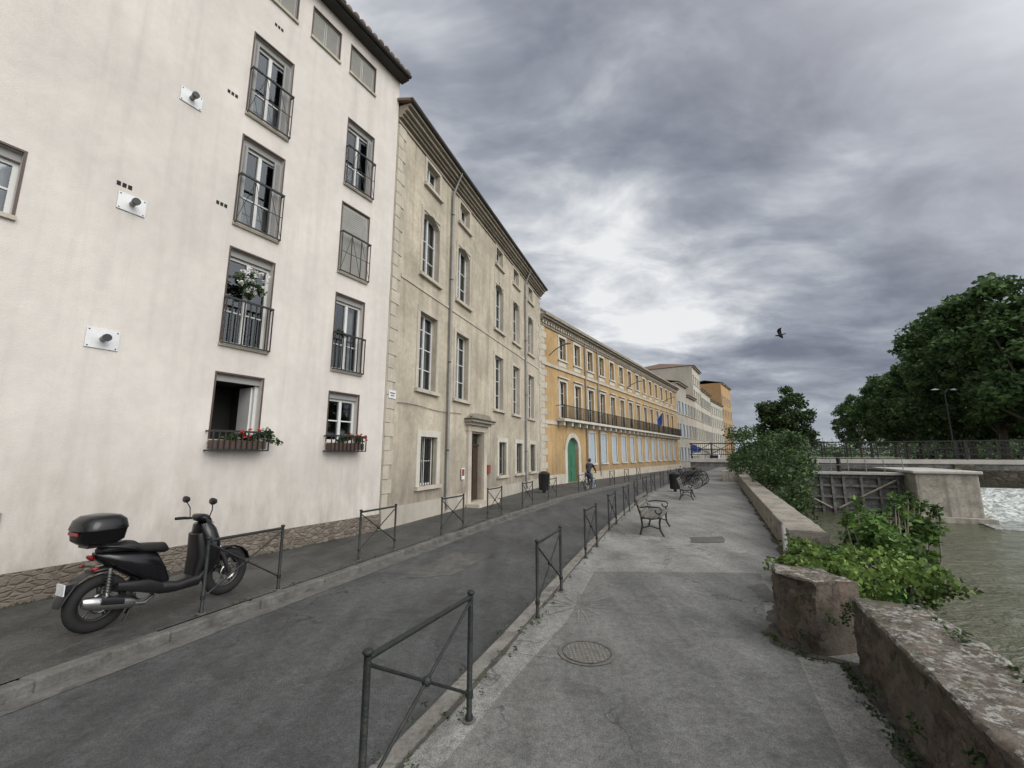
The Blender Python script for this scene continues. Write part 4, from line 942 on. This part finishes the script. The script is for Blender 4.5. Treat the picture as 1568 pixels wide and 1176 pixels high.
# ================================================================== BENCHES
def bench():
    s=Obj('park_bench')
    for x in (-.75,.75):
        s.tube('iron_frames','iron',[(x,-.28,0),(x,-.22,.2),(x,-.24,.42),(x,-.3,.62),(x,-.36,.84)],.022,8)
        s.tube('iron_frames','iron',[(x,-.24,.40),(x,0,.38),(x,.2,.42)],.022,8)
        s.tube('iron_frames','iron',[(x,.26,0),(x,.18,.14),(x,.17,.3),(x,.2,.42)],.022,8)
        s.tube('iron_frames','iron',[(x,-.26,.15),(x,-.05,.22),(x,.18,.16)],.014,8)
        pts=[(x,-.3,.62),(x,-.1,.66),(x,.12,.65)]+[(x,.16+.075*math.sin(a),.575+.075*math.cos(a)) for a in [0,.7,1.4,2.1,2.8,3.5,4.2,4.9]]
        s.tube('armrests','iron',pts,.017,8); s.tube('armrests','iron',[(x,.2,.42),(x,.17,.5)],.016,8)
    for i in range(5):
        y=-.2+.1*i; z=.415-.03*math.sin(math.pi*i/4)+.01
        s.box('seat_slats','wood',ID,-.85,.85,y-.038,y+.038,z,z+.028)
    for i in range(4):
        z=.5+.1*i; y=-.245-.035*(i)-.0
        s.box('back_slats','wood',ID,-.85,.85,y,y+.028,z,z+.07)
    return s
bn=bench(); r_=math.atan2(.9,.42)+math.pi
bn.done(loc=(3.62,11.1,0),rotz=r_,local=True)
for p in ((7.6,18.9),(12.0,29.5)): bn.copy((p[0],p[1],0),r_)
def bin_():
    s=Obj('litter_bin'); s.loft('body','black_plastic',[((0,0,.12),(.2,0,0),(0,.2,0)),((0,0,.14),(.23,0,0),(0,.23,0)),((0,0,.8),(.26,0,0),(0,.26,0)),((0,0,.84),(.28,0,0),(0,.28,0)),((0,0,.88),(.28,0,0),(0,.28,0)),((0,0,.98),(.14,0,0),(0,.14,0)),((0,0,1.0),(.05,0,0),(0,.05,0))],20)
    s.tube('foot','iron',[(0,0,0),(0,0,.13)],.08,10)
    for i in range(14):
        a=2*math.pi*i/14; s.tube('ribs','iron',[(.235*math.cos(a),.235*math.sin(a),.14),(.265*math.cos(a),.265*math.sin(a),.82)],.012,5)
    return s
bi=bin_(); bi.done(loc=(8.35,22.3,0),local=True); bi.copy((1.6,21.6,0),0,1.05)
def walllamp(fr,k,z):
    o=Obj('wall_lamp',fr(k,0,z)); o.tube('bracket','iron',[fr(k,.0,z),fr(k,.5,z+.35),fr(k,1.1,z+.55)],.03,8)
    v0=Vector(fr(0,0,0))
    o.loft('lamp_head','grey_frame',[(fr(k,1.0,z+.56),Vector(fr(.1,0,0))-v0,(0,0,.04)),(fr(k,1.35,z+.6),Vector(fr(.14,0,0))-v0,(0,0,.06)),(fr(k,1.6,z+.58),Vector(fr(.06,0,0))-v0,(0,0,.03))],12); return o.done()
walllamp(F3,1.2,8.2); walllamp(F3,16.6,8.0); walllamp(F3,30,8.0)
def lamppost(loc,h):
    o=Obj('street_lamp'); o.tube('pole','iron',[(0,0,0),(0,0,.8),(0,0,.82),(0,0,h)],[.1,.09,.06,.045],10)
    for sg in (-1,1):
        o.tube('arms','iron',[(0,0,h-.2),(.3*sg,0,h+.1),(.7*sg,0,h+.1)],.03,8)
        o.loft('lamp_heads','white_plate',[((.5*sg,0,h+.08),(0,.1,0),(0,0,.03)),((.75*sg,0,h+.08),(0,.16,0),(0,0,.07)),((1.0*sg,0,h+.06),(0,.08,0),(0,0,.03))],12)
    return o.done(loc=loc,local=True)
lamppost(q(14.5,-12.2,.95),6.0); lamppost(q(15,-50,.85),7.2)
for i in range(6):
    Y=150+12*i; x=Y*(.66+.022*i); o=Obj('catenary_mast',(x,Y,0))
    o.tube('mast','zinc',[(x,Y,0),(x,Y,9)],.12,6); o.tube('arm','zinc',[(x-2.5,Y,7.6),(x,Y,8.6)],.06,5); o.done()
def sign(loc):
    o=Obj('traffic_sign'); o.tube('pole','zinc',[(0,0,0),(0,0,2.7)],.03,8); o.tube('disc','blue_paint',[(0,-.04,2.4),(0,-.06,2.4)],.3,24); o.tube('disc_rim','white_paint',[(0,-.03,2.4),(0,-.045,2.4)],.325,24)
    o.box('panel','white_paint',ID,-.22,.22,-.06,-.04,1.75,2.0); o.done(loc=loc,local=True,rotz=-.3)
sign((16.2,38.2,0)); sign((21.5,49.5,0))
def van(loc,rz):
    o=Obj('parked_van')
    def sec(y,w,z0,z1,p=5): return ((0,y,(z0+z1)/2),(w,0,0),(0,0,(z1-z0)/2),p)
    o.loft('body','white_paint',[sec(-2.3,.8,.5,1.8),sec(-2.2,.93,.35,2.0),sec(-1.0,.95,.3,2.05),sec(.6,.95,.3,2.05),sec(1.1,.93,.3,1.9),sec(1.6,.92,.3,1.3),sec(2.3,.88,.32,1.1),sec(2.42,.75,.4,.9)],24)
    o.loft('blue_band','blue_paint',[((0,-2.31,.9),(.82,0,0),(0,0,.22),6),((0,-2.1,.9),(.955,0,0),(0,0,.25),6),((0,1.5,.85),(.955,0,0),(0,0,.2),6)],20)
    o.box('rear_window','glass',ID,-.65,.65,-2.34,-2.3,1.3,1.75); o.box('rear_dark','room',ID,-.68,.68,-2.33,-2.26,1.27,1.78)
    for x in (-.72,.72): o.box('tail_lights','red_lens',ID,x-.08,x+.08,-2.35,-2.28,.8,1.2)
    for x in (-.85,.85):
        for y in (-1.5,1.5): o.torus('tyres','rubber',(x,y,.33),(1,0,0),.24,.09); o.tube('hubs','alloy',[(x-.08,y,.33),(x+.08,y,.33)],.2,14)
    for x0,y0,y1 in ((-.955,-.9,.4),(-.955,.5,1.1),(.955,-.9,.4),(.955,.5,1.1)): o.box('side_windows','room',ID,x0-.005,x0+.005,y0,y1,1.3,1.75)
    o.box('windscreen','room',ID,-.7,.7,1.32,1.4,1.3,1.75); o.box('number_plate','white_plate',ID,-.25,.25,-2.36,-2.33,.6,.7)
    return o.done(loc=loc,local=True,rotz=rz)
van((37.2,79,-.11),-.5)
# ---------------- cyclist with bicycle
def skinbody(name,joints,edges,rad,mat,parent,sub=2):
    me=bpy.data.meshes.new(name); me.from_pydata(joints,edges,[]); o=bpy.data.objects.new(name,me); SC.collection.objects.link(o); o.parent=parent
    me.materials.append(MAT[mat]); m=o.modifiers.new('skin','SKIN'); 
    for i,v in enumerate(me.skin_vertices[0].data): v.radius=(rad[i],rad[i]); v.use_root=(i==0)
    sm=o.modifiers.new('sub','SUBSURF'); sm.levels=sub; sm.render_levels=sub
    return o
px,py=4.35,24.3
def bicycle():
    bk=Obj('bicycle')
    for x in (-.52,.52):
        bk.torus('tyres','rubber',(x,0,.34),(0,1,0),.32,.02,32,8); bk.torus('rims','chrome',(x,0,.34),(0,1,0),.295,.01,28,6)
        for i in range(12):
            a=math.pi*2*i/12; bk.tube('spokes','chrome',[(x,0,.34),(x+.29*math.cos(a),0,.34+.29*math.sin(a))],.002,4)
    for a_,c_ in (((-.52,0,.34),(-.1,0,.3)),((-.1,0,.3),(-.2,0,.8)),((-.2,0,.78),(.38,0,.82)),((-.1,0,.3),(.4,0,.74)),((-.52,0,.34),(-.18,0,.76)),((.52,0,.34),(.36,0,.92))): bk.tube('frame','gloss_black',[a_,c_],.016,8)
    bk.tube('handlebar','chrome',[(.36,-.26,.96),(.38,0,.95),(.36,.26,.96)],.012,8); bk.loft('saddle','seat',[((-.32,0,.86),(0,.08,0),(0,0,.03)),((-.1,0,.85),(0,.03,0),(0,0,.02))],10)
    bk.torus('chainring','alloy',(-.1,-.04,.3),(0,1,0),.09,.008,20,6)
    return bk
rz=math.atan2(.7,.45)
bk=bicycle(); bk.done(loc=(px,py,-.11),rotz=rz,local=True)
for (x,y) in ((9.7,24.2),(10.1,24.9),(10.5,25.6),(11.0,26.5),(11.5,27.3),(12.9,30.6),(13.4,31.6)): bk.copy((x,y,0),-.15+random.uniform(-.15,.15))
pe=bpy.data.objects.new('cyclist',None); SC.collection.objects.link(pe); pe.location=(px,py,-.11); pe.rotation_euler=(0,0,rz)
J=[(-.2,0,.95),(-.14,0,1.1),(-.05,0,1.27),(.02,0,1.42),(.05,0,1.5), (.02,.16,1.40),(.18,.24,1.2),(.34,.24,1.02),(.02,-.16,1.40),(.18,-.24,1.2),(.34,-.24,1.02)]
E=[(0,1),(1,2),(2,3),(3,4),(3,5),(5,6),(6,7),(3,8),(8,9),(9,10)]
skinbody('jacket',J,E,[.13,.13,.15,.13,.06,.075,.055,.04,.075,.055,.04],'cloth_dark',pe)
J=[(-.2,0,.93),(-.16,.09,.88),(.12,.11,.66),(-.02,.12,.34),(-.16,-.09,.88),(.05,-.12,.5),(-.1,-.13,.1)]
skinbody('trousers',J,[(0,1),(1,2),(2,3),(0,4),(4,5),(5,6)],[.13,.10,.075,.05,.10,.075,.05],'cloth_mid',pe)
o=Obj('cyclist_head'); o.ball('head','skin',(.09,0,1.63),(.09,.075,.115)); o.ball('hair','cloth_dark',(.07,0,1.66),(.1,.085,.11)); o.loft('nose','skin',[((.17,0,1.62),(0,.015,0),(0,0,.025)),((.2,0,1.61),(0,.008,0),(0,0,.01))],8)
for sg in (-1,1):
    o.ball('ears','skin',(.08,.08*sg,1.62),(.02,.012,.03)); o.ball('shoes','cloth_dark',(-.02+(-.05 if sg<0 else .06),.12*sg,.05 if sg<0 else .28),(.13,.045,.045)); 
    for f_ in range(4): o.tube('fingers','skin',[(.35,.2*sg+.02*f_*sg,1.0),(.39,.2*sg+.02*f_*sg,.98),(.38,.2*sg+.02*f_*sg,.945)],.009,6)
    o.tube('fingers','skin',[(.33,.2*sg,.99),(.36,.18*sg,.95)],.01,6); o.ball('palms','skin',(.345,.235*sg,1.0),(.035,.04,.025))
for k_,d_ in o.parts.items():
    so=single(k_,d_['m'],d_['v'],d_['f'],True); so.parent=pe
bd=Obj('flying_bird')
bd.loft('body','cloth_dark',[((-.2,0,0),(0,.03,0),(0,0,.008)),((-.12,0,0),(0,.025,0),(0,0,.02)),((-.03,0,0),(0,.05,0),(0,0,.045)),((.06,0,.0),(0,.045,0),(0,0,.045)),((.12,0,.02),(0,.025,0),(0,0,.028)),((.15,0,.03),(0,.027,0),(0,0,.027)),((.18,0,.028),(0,.012,0),(0,0,.01)),((.2,0,.025),(0,.003,0),(0,0,.003))],12)
for sg in (-1,1): bd.poly('wings','cloth_dark',[(.06,.03*sg,.03),(-.06,.03*sg,.03),(-.08,.16*sg,.14),(.08,.15*sg,.13),(-.1,.33*sg,.1),(.02,.3*sg,.12),(-.08,.4*sg,.07)],[(0,1,2,3),(3,2,4,5),(5,4,6)])
bd.done(loc=(11.1,17.0,6.75),local=True,rotz=2.6); bd.e.rotation_euler=(.4,.2,2.6)
# ================================================================== WORLD, SUN, CAMERA
w=bpy.data.worlds.new('World'); SC.world=w; w.use_nodes=True; nt=w.node_tree; bg=nt.nodes['Background']
tc=nt.nodes.new('ShaderNodeTexCoord'); g=tc.outputs['Generated']
sp=nt.nodes.new('ShaderNodeSeparateXYZ'); nt.links.new(g,sp.inputs[0]); x,y,z=sp.outputs
zc=_math(nt,'ADD',_math(nt,'MAXIMUM',z,0.),.26)
cb=nt.nodes.new('ShaderNodeCombineXYZ'); nt.links.new(_math(nt,'DIVIDE',x,zc),cb.inputs[0]); nt.links.new(_math(nt,'DIVIDE',y,zc),cb.inputs[1])
P=cb.outputs[0]
def lobe(v,p):
    v=Vector(v).normalized(); d=nt.nodes.new('ShaderNodeVectorMath'); d.operation='DOT_PRODUCT'; nt.links.new(g,d.inputs[0]); d.inputs[1].default_value=v
    return _math(nt,'POWER',_math(nt,'MAXIMUM',d.outputs['Value'],0.),p)
n1=_noise(nt,_map(nt,P,(.8,1.0,1),(0,0,.5)),1.15,5,.52,.35)
n2=_noise(nt,_map(nt,P,(1.3,2.0,1),(0,0,.6)),1.9,5,.6,.3)
f=_math(nt,'ADD',_math(nt,'MULTIPLY',n1,1.3),_math(nt,'MULTIPLY',n2,.8))
f=_math(nt,'SUBTRACT',f,.56)
for v,p,a in (((.22,.947,.39),34,.40),((.55,.95,.38),70,.10),((1.15,.925,.40),34,.10),((-.25,.85,1.0),16,.20),((.55,.905,.78),16,-.14),((.75,.98,.14),50,-.09),((1.0,.9,.62),40,-.06)):
    f=_math(nt,'ADD',f,_math(nt,'MULTIPLY',lobe(v,p),a))
col=_ramp(nt,f,[(.30,(.175,.19,.24)),(.42,(.245,.265,.32)),(.54,(.345,.37,.425)),(.66,(.53,.555,.60)),(.82,(.88,.89,.90))])
def gauss(v,c,s_): 
    t=_math(nt,'DIVIDE',_math(nt,'SUBTRACT',v,c),s_); return _math(nt,'EXPONENT',_math(nt,'MULTIPLY',_math(nt,'MULTIPLY',t,t),-1.0))
hz=gauss(z,.0,.08); col=_mix(nt,_math(nt,'MULTIPLY',hz,.7),col,(.48,.53,.58))
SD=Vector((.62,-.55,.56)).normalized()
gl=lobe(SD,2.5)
col=_mix(nt,_math(nt,'MULTIPLY',gl,1.0),col,(2.7,2.69,2.67))  # added bright sky glow behind the camera, out of view, lifts the facades
sky=nt.nodes.new('ShaderNodeTexSky'); sky.sky_type='NISHITA'; sky.sun_disc=False
el=math.asin(SD.z); sky.sun_elevation=el; sky.sun_rotation=math.atan2(SD.x,SD.y)
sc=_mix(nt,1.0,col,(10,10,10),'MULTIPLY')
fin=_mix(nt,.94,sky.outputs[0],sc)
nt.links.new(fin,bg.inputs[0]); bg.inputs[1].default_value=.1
sl=bpy.data.lights.new('sun','SUN'); sl.energy=1.4; sl.angle=math.radians(40); sl.color=(1,.975,.945); so=bpy.data.objects.new('sun',sl); SC.collection.objects.link(so)
so.rotation_euler=(-SD).to_track_quat('-Z','Y').to_euler()
cd=bpy.data.cameras.new('camera'); cd.lens=650/1568*36; cd.sensor_width=36; cd.clip_end=5000; cd.clip_start=.05
co=bpy.data.objects.new('camera',cd); SC.collection.objects.link(co); co.location=(0,0,1.9); co.rotation_euler=(math.radians(90)+math.atan(107/650),0,0); SC.camera=co
